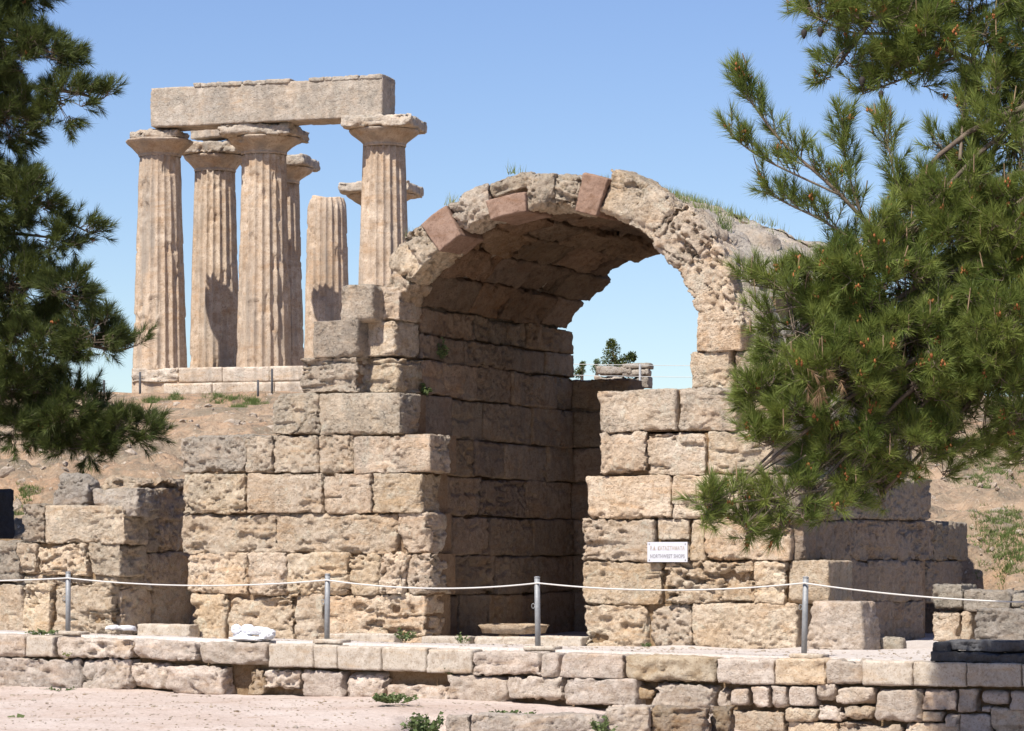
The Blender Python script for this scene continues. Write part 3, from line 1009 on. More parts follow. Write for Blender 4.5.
# stones set in the lower ground in front
for (x0, x1, y0, s, mt, r, lb) in ((436, 464, 716, 90, 'kerb', 1.2, 'short pale paving block at the bottom edge beside a bushy weed'),
                                   (464, 594, 715.5, 91, 'kerb', 1.0, 'long pale slab at the bottom edge, lying flat behind low green weeds'),
                                   (597, 644, 707, 90, 'kerb', 1.2, 'pale squared block at the bottom edge, left of the orange-stained one'),
                                   (644, 700, 708, 90, 'rust', 1.6, 'pitted orange-stained block in the lower ground at the bottom edge'),
                                   (702, 724, 709, 89, 'rust', 1.0, 'narrow reddish stone beside the pitted orange-stained block')):
    Y = F / s
    z1 = EZ + (HY - y0) / s
    c = at((x0 + x1) / 2, y0, Y)
    ln = (x1 - x0) / s
    tag(stone('paving_block', None, (c[0] + 0.12, c[1] + 0.22, z1 - 0.2), (ln, 0.55, 0.42), M[mt], r, 0.3, rz=KANG * 0.35, rnd=0.05, dres=1.2), lb, 'stone')

# low sills and slabs on the terrace
for (x0, x1, y0, y1, v, mt, lb) in ((421, 470, 637, 646, -0.12, 'cement', 'low flat sill slab in the doorway, leftmost of the three'),
                                    (472, 536, 637, 646, -0.10, 'cement', 'low flat sill slab in the doorway, the middle one behind the rope post'),
                                    (537, 581, 637, 647, -0.08, 'cement', 'low flat sill slab in the doorway, against the right pier'),
                                    (136, 190, 625, 637, -0.3, 'cement', 'grey oblong kerb slab below the shaded gap in the left wall'),
                                    (328, 395, 634, 642, -0.45, 'cement', 'thin grey slab lying along the foot of the left pier')):
    u0, _ = uz(x0, y1, v); u1, _ = uz(x1, y1, v)
    _, z1 = uz((x0 + x1) / 2, y0, v)
    tag(stone('sill_slab', None, tuple(W((u0 + u1) / 2, v + 0.14, z1 - 0.09)), (u1 - u0 - 0.02, 0.28, 0.2), M[mt], 0.5, 0.0, rz=-TH, rnd=0.02, res=0.025), lb, 'slab')

# round basin stone lying in the doorway
bas = empty('stone_basin', tuple(W(-1.12, 1.35, 0.50)), -TH, 'shallow round stone basin resting on a small support inside the doorway', 'basin')
prof = [(0.0, 0.10), (0.44, 0.10), (0.46, 0.16), (0.50, 0.215), (0.44, 0.22), (0.40, 0.17), (0.0, 0.15)]
th = np.linspace(0, 2 * np.pi, 48, endpoint=False)
co, q = [], []
for (r, z) in prof:
    for t in th: co.append((r * math.cos(t), r * math.sin(t), z))
co = np.array(co)
co[:, 2] += 0.008 * fbm(co * 6, 2, 5)
for a in range(len(prof) - 1):
    for k in range(48):
        q.append((a * 48 + k, a * 48 + (k + 1) % 48, (a + 1) * 48 + (k + 1) % 48, (a + 1) * 48 + k))
new_obj('bowl', co, np.array(q), M['poros'], bas)
stone('support', bas, (0, -0.15, 0.05), (0.22, 0.3, 0.12), M['poros'], 0.5, 0, rnd=0.05, res=0.02)

# the dark trough on the kerb at the right
tr = empty('stone_trough', (KA[0], KA[1], 0.0), KANG, 'long dark slate-grey stone trough standing on the kerb at the right edge', 'trough')
t0, t1 = kerb_t(929, 0.02), kerb_t(1100, 0.02)
zb = kerb_z(980, 663, 0.02)
stone('base', tr, ((t0 + t1) / 2, 0.28, zb + 0.06), (t1 - t0, 0.5, 0.12), M['slate'], 0.6, 0.2, rnd=0.025)
stone('basin', tr, ((t0 + t1) / 2 + 0.06, 0.32, zb + 0.185), (t1 - t0 - 0.1, 0.4, 0.13), M['slate'], 0.6, 0.2, rnd=0.03)
stone('end_block', tr, (t0 + 0.12, 0.22, zb + 0.17), (0.2, 0.34, 0.14), M['slate'], 0.8, 0.2, rnd=0.05)

# ------------------------------------------------------------------ rope barrier
posts = [(68, 573, 632, 76.3, 'leftmost grey rope post, before the broken left wall'),
         (327, 575, 641, 79.6, 'grey rope post standing before the left pier'),
         (538, 578, 646, 83.3, 'grey rope post in front of the open doorway'),
         (804, 578, 653, 87.0, 'grey rope post beside the big squared boulder')]
tops = []
for (px, y0, y1, s, lb) in posts:
    t_ = kerb_t(px, 0.34)
    xy = KA + KN * 0.34 + KD * t_
    Y = xy[1]
    b = np.array([xy[0], xy[1], f_terrace(np.array([t_]), np.array([0.34]))[0, 2]])
    h = at(px, y0, Y)[2] - b[2]
    pr = empty('rope_post', tuple(b), 0, lb, 'post', 'posts of the rope barrier')
    pr.rotation_euler = (float(RNG.normal(0, 0.008)), float(RNG.normal(0, 0.010)), 0)
    mb = MB()
    mb.add(*tube([(0, 0, -0.05), (0, 0, h * 0.5), (0, 0, h)], [0.034, 0.034, 0.034], 14))
    mb.build('shaft', M['post'], pr)
    mb = MB()
    mb.add(*tube([(0, 0, h), (0, 0, h + 0.012), (0, 0, h + 0.02)], [0.037, 0.037, 0.02], 14))
    mb.build('cap', M['post'], pr)
    a = np.linspace(0, 2 * np.pi, 13)
    mb = MB()
    mb.add(*tube(np.stack([-0.034 - 0.018 + 0.018 * np.cos(a), 0 * a, h - 0.34 + 0.03 * np.sin(a)], 1), 0.005, 6))
    mb.build('ring', M['post'], pr)
    stone('footing', pr, (0.06, -0.02, 0.012), (0.42, 0.26, 0.06), M['cement'], 0.35, 0.0, rz=KANG, rnd=0.02, res=0.03)
    tops.append(at(px, y0 + 5, Y))
rope_pts = [at(-180, 577, F / 73), *tops, at(1140, 602, F / 92)]
mids = [577, 585, 589, 592, 598]
line = []
for i in range(len(rope_pts) - 1):
    a, b = np.array(rope_pts[i]), np.array(rope_pts[i + 1])
    sag = 0.085 if i not in (0,) else 0.05
    for t in np.linspace(0, 1, 24, endpoint=(i == len(rope_pts) - 2)):
        p = a + (b - a) * t
        p = p + np.array([0, -0.04, -sag * 4 * t * (1 - t)])
        line.append(p)
mb = MB()
mb.add(*tube(line, 0.0095, 7))
tag(mb.build('rope', M['rope'], None, tuple(line[0])), 'thin white rope strung between the grey posts along the terrace edge', 'rope')

# ------------------------------------------------------------------ sign on the right pier
u0, z1 = uz(648, 542, -0.05)
u1, z0 = uz(688, 562, -0.05)
sg = empty('sign', tuple(W((u0 + u1) / 2, -0.06, z0)), -TH, 'small white sign with two lines of lettering on the right pier', 'sign')
hw, hh = (u1 - u0) / 2, z1 - z0
mb = MB()
mb.add(*boxmesh((-hw, -0.012, 0), (hw, 0.012, hh)))
mb.build('board', M['sign'], sg, smooth=False)
for (txt, zc, sz, mt) in (('Β.Δ. ΚΑΤΑΣΤΗΜΑΤΑ', 0.60, 0.07, 'ink_pale'), ('NORTHWEST SHOPS', 0.20, 0.07, 'ink_grey')):
    cu = bpy.data.curves.new('lettering', 'FONT')
    cu.body = txt
    cu.size = sz
    cu.align_x = 'CENTER'
    cu.extrude = 0.001
    cu.space_character = 1.12
    cu.offset = 0.0012
    o = bpy.data.objects.new('lettering', cu)
    COL.objects.link(o)
    o.parent = sg
    cu.materials.append(M[mt])
    o.location = (0, -0.0145, hh * zc)
    o.rotation_euler = (math.pi / 2, 0, 0)
    bpy.context.view_layer.update()
    wd = o.dimensions.x
    if wd > 0: o.scale.x = hw * 1.72 / wd
    bpy.context.view_layer.update()
    dg = bpy.context.evaluated_depsgraph_get()
    lm = bpy.data.meshes.new_from_object(o.evaluated_get(dg))
    l2 = bpy.data.objects.new('lettering', lm)
    COL.objects.link(l2)
    l2.parent = sg
    l2.location, l2.rotation_euler, l2.scale = o.location, o.rotation_euler, o.scale
    bpy.data.objects.remove(o)
for sx in (-1, 1):
    for zz in (0.1, 0.9):
        mb = MB()
        mb.add(*tube([(sx * hw * 0.9, -0.01, hh * zz), (sx * hw * 0.9, -0.018, hh * zz)], 0.008, 8))
        mb.build('screw', M['post'], sg)

# ------------------------------------------------------------------ white sheet and flat white stone on the kerb
def sheet():
    """a bundled sheet: soft lumps and a thin spread skirt, creased"""
    mb = MB()
    for (cx, cy, cz, rx, ry, rz_, sd) in ((-0.215, -0.03, 0.125, 0.072, 0.07, 0.068, 1), (-0.08, 0.02, 0.125, 0.085, 0.08, 0.07, 2), (0.06, 0.0, 0.105, 0.20, 0.10, 0.055, 3),
                                          (0.22, 0.02, 0.06, 0.11, 0.09, 0.075, 4), (-0.13, 0.0, 0.045, 0.14, 0.08, 0.05, 5), (-0.02, -0.05, 0.005, 0.27, 0.15, 0.035, 6)):
        ijk, q = lattice(22, 22, 22)
        d = ijk / 11.0 - 1.0
        d /= np.linalg.norm(d, axis=1)[:, None]
        g = d + sd * 3.7
        r = 1 + 0.16 * fbm(g * 1.5, 2, 91) - 0.12 * (1 - np.abs(noise(g * np.array([2.6, 2.6, 3.4]), 93))) ** 5
        mb.add(d * r[:, None] * np.array([rx, ry, rz_]) + np.array([cx, cy, cz]), q)
    t_ = kerb_t(252, 0.22)
    b = np.array([*(KA + KN * 0.22 + KD * t_), kerb_top(t_) - 0.005])
    o = mb.build('white_bundle', M['white'])
    o.location = b
    o.rotation_euler = (0, 0, KANG)
    tag(o, 'lumpy white bundle with a rounded end, lying on the kerb before the left pier', 'bundle')


sheet()
b = at(121, 632, F / 75.5)
tag(stone('flat_stone', None, tuple(b + np.array([0, 0.1, 0.03])), (0.44, 0.30, 0.07), M['white'], 1.6, 0.0, rnd=0.06, res=0.02, taper=0.15), 'flat white stone lying on the terrace beside the leftmost rope post', 'stone')

# ------------------------------------------------------------------ the temple on the hill
TZ = EZ + (HY - 370) / F * 94.0           # stylobate level


def column(px, Y, zt, rb, rt, label, cap=True, broken=None, seed=1, cap_px=None, erode=1.0, abx=(1, 1), ab_h=0.36):
    s = F / Y
    X = (px - 512) / s
    root = empty('temple_column', (X, Y, TZ), 0, label, 'column', 'fluted columns of the temple')
    h = zt - TZ
    NF, K = 20, 9
    na, nz = NF * K, 120
    a = np.arange(na) / na * 2 * np.pi
    t = (np.arange(na) % K) / K
    fl = 1 - 0.105 * (1 - (2 * t - 1) ** 2)
    zz = np.linspace(0, h, nz)
    A, Z = np.meshgrid(a, zz)
    rad = (rb + (rt - rb) * (Z / h) ** 1.15)
    p = np.stack([np.cos(A).ravel() * rad.ravel(), np.sin(A).ravel() * rad.ravel(), Z.ravel()], 1) + seed * 13.7
    wear = sstep(-0.25, 0.7, fbm(p * np.array([0.7, 0.7, 0.45]), 3, 101)).reshape(A.shape)
    wear = np.clip(wear * erode * 0.5, 0, 1)
    f2 = (fl[None, :] * (1 - wear * 0.7) + 0.965 * wear * 0.7)
    R = rad * f2 + (0.008 * fbm(p * 2.2, 3, 104) - 0.035 * sstep(0.46, 0.62, fbm(p * np.array([2.5, 2.5, 1.6]), 3, 107))).reshape(A.shape) * erode
    if broken:
        R = R * (1 - 0.10 * sstep(h - 0.35, h, Z) ** 2)
        Z = Z + (0.12 * fbm(np.stack([np.cos(A).ravel(), np.sin(A).ravel(), 0 * A.ravel()], 1) * 1.2 + seed, 2, 109)).reshape(A.shape) * sstep(h - 1, h, Z)
    co = np.stack([np.cos(A) * R, np.sin(A) * R, Z], -1).reshape(-1, 3)
    i = np.arange(nz - 1)[:, None] * na
    k = np.arange(na)[None, :]
    k2 = (k + 1) % na
    q = np.stack([i + k, i + k2, i + na + k2, i + na + k], -1).reshape(-1, 4)
    top = len(co)
    co = np.concatenate([co, [[0, 0, h + (0.06 if broken else 0)]]])
    e = (nz - 1) * na
    tri = np.stack([np.full(na, top), e + np.arange(na), e + (np.arange(na) + 1) % na], 1)
    o = new_obj('shaft', co, [q, tri], M['temple'], root)
    o['grey'] = 0.05
    if not cap: return root, X, s
    # capital: necking, flaring echinus, square abacus
    hw = cap
    eh = 0.50
    prof = [(rt * 1.0, -0.02), (rt * 1.03, 0.03), (rt * 1.02, 0.07), (rt * 1.10, 0.14), (rt + (hw - rt) * 0.45, 0.26), (rt + (hw - rt) * 0.8, 0.38), (hw * 0.97, eh - 0.03), (hw * 0.93, eh)]
    nn = 72
    aa = np.arange(nn) / nn * 2 * np.pi
    pr = smoothline([(r, 0, z) for r, z in prof], 26)
    co = np.array([(r * math.cos(x), r * math.sin(x), z) for r, _, z in pr for x in aa])
    g = co + seed * 7.1
    rr_ = np.stack([np.cos(np.tile(aa, len(pr))), np.sin(np.tile(aa, len(pr))), np.zeros(nn * len(pr))], 1)
    co = co + rr_ * (erode * (0.04 * fbm(g * 1.8, 3, 111) - 0.12 * sstep(0.35, 0.75, fbm(g * 1.6, 2, 114)) * sstep(0.1, 0.4, co[:, 2])))[:, None]
    i = np.arange(len(pr) - 1)[:, None] * nn
    k = np.arange(nn)[None, :]
    k2 = (k + 1) % nn
    q = np.stack([i + k, i + k2, i + nn + k2, i + nn + k], -1).reshape(-1, 4)
    m = len(co)
    co = np.concatenate([co, [[0, 0, eh]]])
    e = (len(pr) - 1) * nn
    tri = np.stack([np.full(nn, m), e + np.arange(nn), e + (np.arange(nn) + 1) % nn], 1)
    c = new_obj('capital', co, [q, tri], M['temple'], root, (0, 0, h))
    c['grey'] = 0.3
    ab = stone('abacus', c, (0, 0, eh + ab_h / 2 - 0.01), (hw * 2 * abx[0], hw * 2 * abx[1], ab_h), M['beam'], 2.2 * erode, 0.4, res=0.06, rnd=0.07, dres=1, rz=-TH * 0.4)
    return root, X, s


def zrow(py, Y): return EZ + (HY - py) / F * Y


C1 = column(160, 94.6, zrow(157, 94.6), 0.85, 0.64, 'temple column at the left end of the front row, with a rounded worn capital', 1.04, seed=1, erode=1.5, abx=(0.74, 0.74), ab_h=0.26)
C2 = column(215, 98.6, zrow(172, 98.6), 0.83, 0.66, 'half-shaded temple column standing behind the two left front ones', 1.02, seed=2)
C3 = column(264, 94.0, zrow(155, 94.0), 0.86, 0.68, 'temple column under the middle of the architrave, with a chipped capital', 1.16, seed=3, erode=1.1)
C4 = column(280, 101.6, zrow(184, 101.6), 0.83, 0.64, 'temple column mostly hidden behind the middle front one', 1.12, seed=4)
C5 = column(327, 105.8, zrow(199, 105.8), 0.82, 0.68, 'broken temple column stump without a capital', None, broken=True, seed=5, erode=1.2)
C6 = column(384, 92.3, zrow(147, 92.3), 0.84, 0.64, 'pale temple column under the right end of the architrave, behind the arch', 1.10, seed=6, erode=0.7)
C7 = column(381, 108.0, zrow(209, 108.0), 0.83, 0.64, 'farthest temple column, hidden but for its capital showing both sides of the pale one', 1.28, seed=8, erode=1.2)

# the step platform
st = empty('temple_platform', ((245 - 512) / 32.4, 93, TZ), 0, 'two-stepped limestone platform under the temple columns', 'platform')
p0 = at(131, 370, 93.1); p1 = at(470, 370, 92.0 - 0.8)
ang = math.atan2((92.0 - 1.8) - 93.4, p1[0] - p0[0])
mb = MB()
base = np.array(st.location)
pl = np.array([[p0[0], 93.3], [p1[0], 90.4], [p1[0] + 1.0, 112], [p0[0] + 4, 112]])
co = np.array([(x, y, z) for z in (5.3, TZ - 0.01) for x, y in pl]) - base
mb.add(co, np.array([[0, 1, 5, 4], [1, 2, 6, 5], [2, 3, 7, 6], [3, 0, 4, 7], [4, 5, 6, 7]]))
plat = mb.build('foundation', M['temple'], st, smooth=False)
dx = np.array([pl[1][0] - pl[0][0], pl[1][1] - pl[0][1]])
Lp = np.linalg.norm(dx)
dx /= Lp
pa = math.atan2(dx[1], dx[0])
for (zt, zb_, fwd, x0s) in ((TZ, TZ - 0.47, 0.0, 0.0), (TZ - 0.47, TZ - 0.86, 0.1, 1.1)):
    x = x0s
    while x < Lp - 0.1:
        w = min(float(RNG.uniform(1.3, 2.1)), Lp - x)
        if Lp - x - w < 0.5: w = Lp - x
        c = pl[0] + dx * (x + w / 2) + np.array([dx[1], -dx[0]]) * (fwd - 0.3)
        rr = 2.5 if x < 1.0 else 0.5
        stone('step_block', st, (c[0] - base[0], c[1] - base[1], (zt + zb_) / 2 - base[2]), (w - 0.012, 0.75, zt - zb_ - 0.008), M['beam'], rr, -0.2, rz=pa, res=0.07, dres=1, rnd=0.02 if rr < 1 else 0.08)
        x += w

# architrave: two long beams end to end on the front row, one more behind
def beam(P, Q, zb_, h, d, label, grey, rough=1.0, notch=True):
    P, Q = np.array(P), np.array(Q)
    dv = Q - P
    L = np.linalg.norm(dv)
    a = math.atan2(dv[1], dv[0])
    c = (P + Q) / 2
    root = empty('architrave_beam', (c[0], c[1], zb_), a, label, 'beam', 'architrave beams of the temple')
    o = stone('beam', root, (0, 0, h / 2 - 0.03), (L, d, h - 0.06), M['beam'], rough * 0.7, grey, res=0.06, dres=1, rnd=0.012)
    # the projecting fillet along the top, broken away in places
    x = -L / 2
    while x < L / 2 - 0.05:
        w = float(RNG.uniform(0.25, 1.1))
        w = min(w, L / 2 - x)
        if RNG.random() < 0.72:
            stone('fillet', root, (x + w / 2, 0, h - 0.05), (w, d + 0.05, 0.15), M['beam'], 0.8, grey + 0.1, res=0.06, dres=1.5, rnd=0.03)
        x += w
    return root


def pz(px, py, Y): return at(px, py, Y)


A = at(146, 129, 94.5 - 0.75)
B = at(258, 125, 93.6 - 0.75 + 0.1)
D = at(378, 120, 92.2 - 0.75)
aoff = np.array([0.30, 0.62])
zb_ = 0.5 * (at(200, 128.5, 94.2)[2] + at(345, 121.5, 92.2)[2])
hh_ = (at(265, 82.5, 93.5)[2] - at(265, 126.5, 93.5)[2]) * 0.94
BM = (A[:2] + (D[:2] - A[:2]) * 0.47)
beam(A[:2] + aoff, D[:2] + aoff, zb_ + 0.015, hh_, 1.15, 'long stained pale architrave beam lying across the front temple columns', 0.5)
Y2 = 98.6
A2 = at(200, 140, Y2); D2 = at(262, 138, 97.0)
beam(A2[:2], D2[:2], zrow(141, Y2), 1.2, 0.9, 'short inner architrave beam over the half-shaded column behind the front ones', 0.2, notch=False)

# temple fence posts
tp = [(140, 372, 400, 88), (258, 380, 399, 88), (272, 369, 400, 88), (104, 380, 402, 88)]
tt_ = []
for (px, y0, y1, Y) in tp:
    b = at(px, y1 + 4, Y); h = (y1 + 4 - y0) / (F / Y)
    mb = MB(); mb.add(*tube([(0, 0, 0), (0, 0, h)], 0.035, 8))
    o = mb.build('fence_post', M['slate'])
    o.location = b
    lb = {140: 'thin fence post before the left end of the temple platform', 258: 'shorter thin fence post below the middle temple column',
          272: 'taller thin fence post below the middle temple column', 104: 'thin fence post left of the temple platform, behind the pine'}[px]
    tag(o, lb, 'post', 'thin fence posts before the temple')

# ------------------------------------------------------------------ things seen through the arch
pr = empty('stone_pier', tuple(at(620, 392, 84)), -0.2, 'small pier of stacked pale blocks far off, framed by the arch', 'pier')
s_ = F / 84
for (dx_, z0, w, h, g) in ((0.15, -1.0, 1.4, 1.05, 0.2), (0.52, 0.08, 0.66, 0.32, 0.4), (-0.25, 0.02, 0.8, 0.42, 0.1), (0.5, 0.42, 0.72, 0.2, 0.5), (-0.1, 0.46, 1.0, 0.24, 0.2), (0.5, 0.63, 0.75, 0.14, 0.5)):
    stone('stone_block', pr, (dx_, 0, z0 + h / 2), (w, 0.8, h), M['greyrock'], 1.5, g, res=0.06, rnd=0.05)
b = at(640, 392, 82)
mb = MB(); mb.add(*tube([(0, 0, -1.0), (0, 0, 0.75)], 0.035, 8))
fp = mb.build('fence_post', M['post']); fp.location = b
tag(fp, 'thin fence post before the small far pier seen through the arch', 'post')
for k, (ya, yb) in enumerate(((363, 365), (374, 377))):
    mb = MB()
    a_, b_ = at(560, ya + 1, 80), at(820, yb, 80)
    m_ = (a_ + b_) / 2 - np.array([0, 0, 0.03])
    mb.add(*tube(smoothline([a_, m_, b_], 12), 0.008, 5))
    tag(mb.build('fence_wire', M['rope'], None, tuple(a_)), ('upper pale wire' if k == 0 else 'lower pale wire') + ' of the far fence crossing the sky seen through the arch', 'wire')


# ------------------------------------------------------------------ plants
def perp(d):
    r = RNG.normal(size=d.shape)
    a = np.cross(d, r)
    a /= np.maximum(np.linalg.norm(a, axis=1), 1e-9)[:, None]
    return a


def needles(mb, pos, dr, L, ln, n, w=0.006, amin=0.35, amax=1.15, droop=0.0):
    """pos, dr: shoots; n needles round each"""
    N_ = len(pos)
    P = np.repeat(pos, n, 0)
    D_ = np.repeat(dr, n, 0)
    LL = np.repeat(np.broadcast_to(L, (N_,)), n)
    t = RNG.uniform(0.05, 1.0, len(P)) ** 0.6
    a = amax + (amin - amax) * t + RNG.normal(0, 0.14, len(P))
    e = perp(D_)
    nd = D_ * np.cos(a)[:, None] + e * np.sin(a)[:, None]
    base = P + D_ * (t * LL)[:, None]
    l = ln * RNG.uniform(0.7, 1.15, len(P))
    tip = base + nd * l[:, None]
    tip[:, 2] -= droop * l
    wv = perp(nd) * (w * 0.5)
    co = np.stack([base - wv, base + wv, tip], 1).reshape(-1, 3)
    f = np.arange(len(P) * 3).reshape(-1, 3)
    mb.add(co, f)


def stems(mb, a, b, r0, r1):
    d = b - a
    d = d / np.maximum(np.linalg.norm(d, axis=1), 1e-9)[:, None]
    e1 = perp(d)
    e2 = np.cross(d, e1)
    vs = []
    for k in range(3):
        o = e1 * math.cos(k * 2.0944) + e2 * math.sin(k * 2.0944)
        vs.append(a + o * np.reshape(r0, (-1, 1)))
        vs.append(b + o * np.reshape(r1, (-1, 1)))
    co = np.stack(vs, 1).reshape(-1, 3)
    n = len(a)
    i = np.arange(n)[:, None] * 6
    f = np.concatenate([i + np.array([[0, 2, 3, 1]]), i + np.array([[2, 4, 5, 3]]), i + np.array([[4, 0, 1, 5]])])
    mb.add(co, f)


def pine(name, label, trunk, blobs, shoot_L, nl, nn, mat, dens, w, sprigs=(), up=0.55, npoll=0, ncandle=0, seed=1, cones=(), upx=0.0, hang=0.9, dead=()):
    global RNG
    RNG = np.random.default_rng(seed)
    trunk = np.array(trunk, float)
    root = empty(name, tuple(trunk[0]), 0, label, 'tree')
    base = trunk[0]
    tl = smoothline(trunk - base, 30)
    tr_ = np.linspace(0.24, 0.06, 30) * (1 + 0.5 * np.exp(-np.arange(30) / 2.0))
    mb = MB()
    mb.add(*tube(tl, tr_, 14))
    mb.build('trunk', M['bark'], root)
    crown, wood = MB(), MB()
    allp, alld = [], []
    for bi, (c, r) in enumerate(blobs):
        c = np.array(c) - base
        r = np.array(r)
        # limb from the trunk to the heart of the clump
        j = int(np.argmin(np.linalg.norm(tl - (c - np.array([0, 0, hang])), axis=1)))
        a = tl[j]
        mid = (a + c) / 2 + np.array([0, 0, 0.12 * np.linalg.norm(c - a)]) + RNG.normal(0, 0.08, 3)
        lim = smoothline([a, mid, c], 10)
        lb = MB()
        lb.add(*tube(lim, np.linspace(0.040, 0.014, 10), 7))
        lb.build('branch', M['bark'], root)
        K_ = 7
        nc = max(5, int(dens * (r[0] * r[2] + r[0] * r[1] + r[1] * r[2]) * 4 / K_))
        d = RNG.normal(size=(nc, 3))
        d /= np.linalg.norm(d, axis=1)[:, None]
        nz_ = fbm(d * 1.9 + bi * 5.3, 2, 131 + bi)
        rad = (0.80 + 0.36 * nz_) * RNG.uniform(0.25, 1.0, nc) ** 0.4
        hub = c + d * r * rad[:, None]
        n = nc * K_
        p = np.repeat(hub, K_, 0) + RNG.normal(0, 0.045, (n, 3))
        dm = d * 0.55 + np.array([upx, 0, up])
        dd = np.repeat(dm / np.linalg.norm(dm, axis=1)[:, None], K_, 0) + RNG.normal(0, 0.5, (n, 3))
        dd /= np.linalg.norm(dd, axis=1)[:, None]
        allp.append(p); alld.append(dd)
        # twigs from the limb
        k = RNG.integers(3, 10, nc)
        stems(wood, lim[k] * 0.35 + c * 0.65 + RNG.normal(0, 0.05, (nc, 3)), hub, np.full(nc, 0.010), np.full(nc, 0.005))
        stems(wood, np.repeat(hub, K_, 0), p, np.full(n, 0.004), np.full(n, 0.003))
    for (pts, r0, ns, sl) in sprigs:
        L_ = smoothline(np.array(pts) - base, 26)
        wood.add(*tube(L_, np.linspace(r0, 0.006, 26), 6))
        t = RNG.uniform(0.18, 1.0, ns) ** 0.8 * 25
        i = np.minimum(t.astype(int), 24)
        p = L_[i] + (L_[i + 1] - L_[i]) * (t - i)[:, None]
        tg = L_[i + 1] - L_[i]
        tg /= np.linalg.norm(tg, axis=1)[:, None]
        dd = tg * 0.5 + np.array([0, 0, 0.75]) + RNG.normal(0, 0.42, (ns, 3))
        dd /= np.linalg.norm(dd, axis=1)[:, None]
        off = dd * RNG.uniform(0.0, sl, ns)[:, None]
        stems(wood, p, p + off, np.full(ns, 0.007), np.full(ns, 0.005))
        allp.append(p + off); alld.append(dd)
    P = np.concatenate(allp); D_ = np.concatenate(alld)
    LS = RNG.uniform(0.6, 1.2, len(P)) * shoot_L
    stems(wood, P, P + D_ * LS[:, None], np.full(len(P), 0.006), np.full(len(P), 0.004))
    needles(crown, P, D_, LS, nl, nn, w)
    wood.build('twigs', M['twig'], root)
    o = crown.build('crown', M[mat], root)
    tips = P + D_ * LS[:, None]
    if npoll:
        pm = MB()
        sel = RNG.choice(len(P), npoll, replace=False)
        # the pollen cones sit on the outer tips facing any way
        oc = np.array([[1, 0, 0], [-1, 0, 0], [0, 1, 0], [0, -1, 0], [0, 0, 1], [0, 0, -1]], float)
        of = np.array([[0, 2, 4], [2, 1, 4], [1, 3, 4], [3, 0, 4], [2, 0, 5], [1, 2, 5], [3, 1, 5], [0, 3, 5]])
        for s_i in sel:
            for q_ in range(6):
                cc = tips[s_i] + RNG.normal(0, 0.016, 3) - D_[s_i] * 0.02 * q_ * 0.5
                pm.add(cc + oc * np.array([0.015, 0.015, 0.024]), of)
        tag(pm.build('pollen_cones', M['pollen'], root), kind='stuff')
    if ncandle:
        cm = MB()
        sel = RNG.choice(len(P), ncandle, replace=False)
        a = tips[sel]
        b = a + np.array([0, 0, 1.0]) * RNG.uniform(0.07, 0.24, ncandle)[:, None] + RNG.normal(0, 0.018, (ncandle, 3))
        stems(cm, a, b, np.full(ncandle, 0.010), np.full(ncandle, 0.006))
        tag(cm.build('new_shoots', M['candle'], root), kind='stuff')
    for (c, ln_) in dead:
        c = np.array(c) - base
        dm, dw = MB(), MB()
        q_ = c + RNG.normal(0, 0.07, (9, 3)) * np.array([1, 0.6, 1.3])
        e_ = RNG.normal(0, 0.4, (9, 3)) + np.array([-0.1, 0, -0.5]); e_ /= np.linalg.norm(e_, axis=1)[:, None]
        stems(dw, q_, q_ + e_ * 0.2, np.full(9, 0.006), np.full(9, 0.004))
        needles(dm, q_, e_, np.full(9, 0.16), 0.11, 34, 0.006, droop=0.3)
        dd_ = dm.build('dead_needles', M['dead'], root)
        dd_['label'] = 'dry brown tuft of dead needles'
    for (c, r) in cones:
        c = np.array(c) - base
        n1, n2 = 10, 8
        co = []
        for i in range(n1):
            ph = math.pi * i / (n1 - 1)
            rr = r * math.sin(ph) * (0.75 + 0.25 * math.cos(ph)) + 0.002
            for k in range(n2):
                a = 2 * math.pi * (k + 0.5 * (i % 2)) / n2
                bmp = 1 + 0.18 * (k % 2)
                co.append((rr * bmp * math.cos(a), rr * bmp * math.sin(a), r * 1.5 * math.cos(ph)))
        q = [(i * n2 + k, i * n2 + (k + 1) % n2, (i + 1) * n2 + (k + 1) % n2, (i + 1) * n2 + k) for i in range(n1 - 1) for k in range(n2)]
        new_obj('pine_cone', np.array(co), np.array(q), M['cone'], root, tuple(c))
    return root


def blob(px, py, rx, ry, Y, ry_depth=None):
    s = F / Y
    if Y > 40: px, rx = px - 7, rx * 0.95
    return (at(px, py, Y), (rx / s, (ry_depth if ry_depth else (rx + ry) / 2 / s), ry / s))


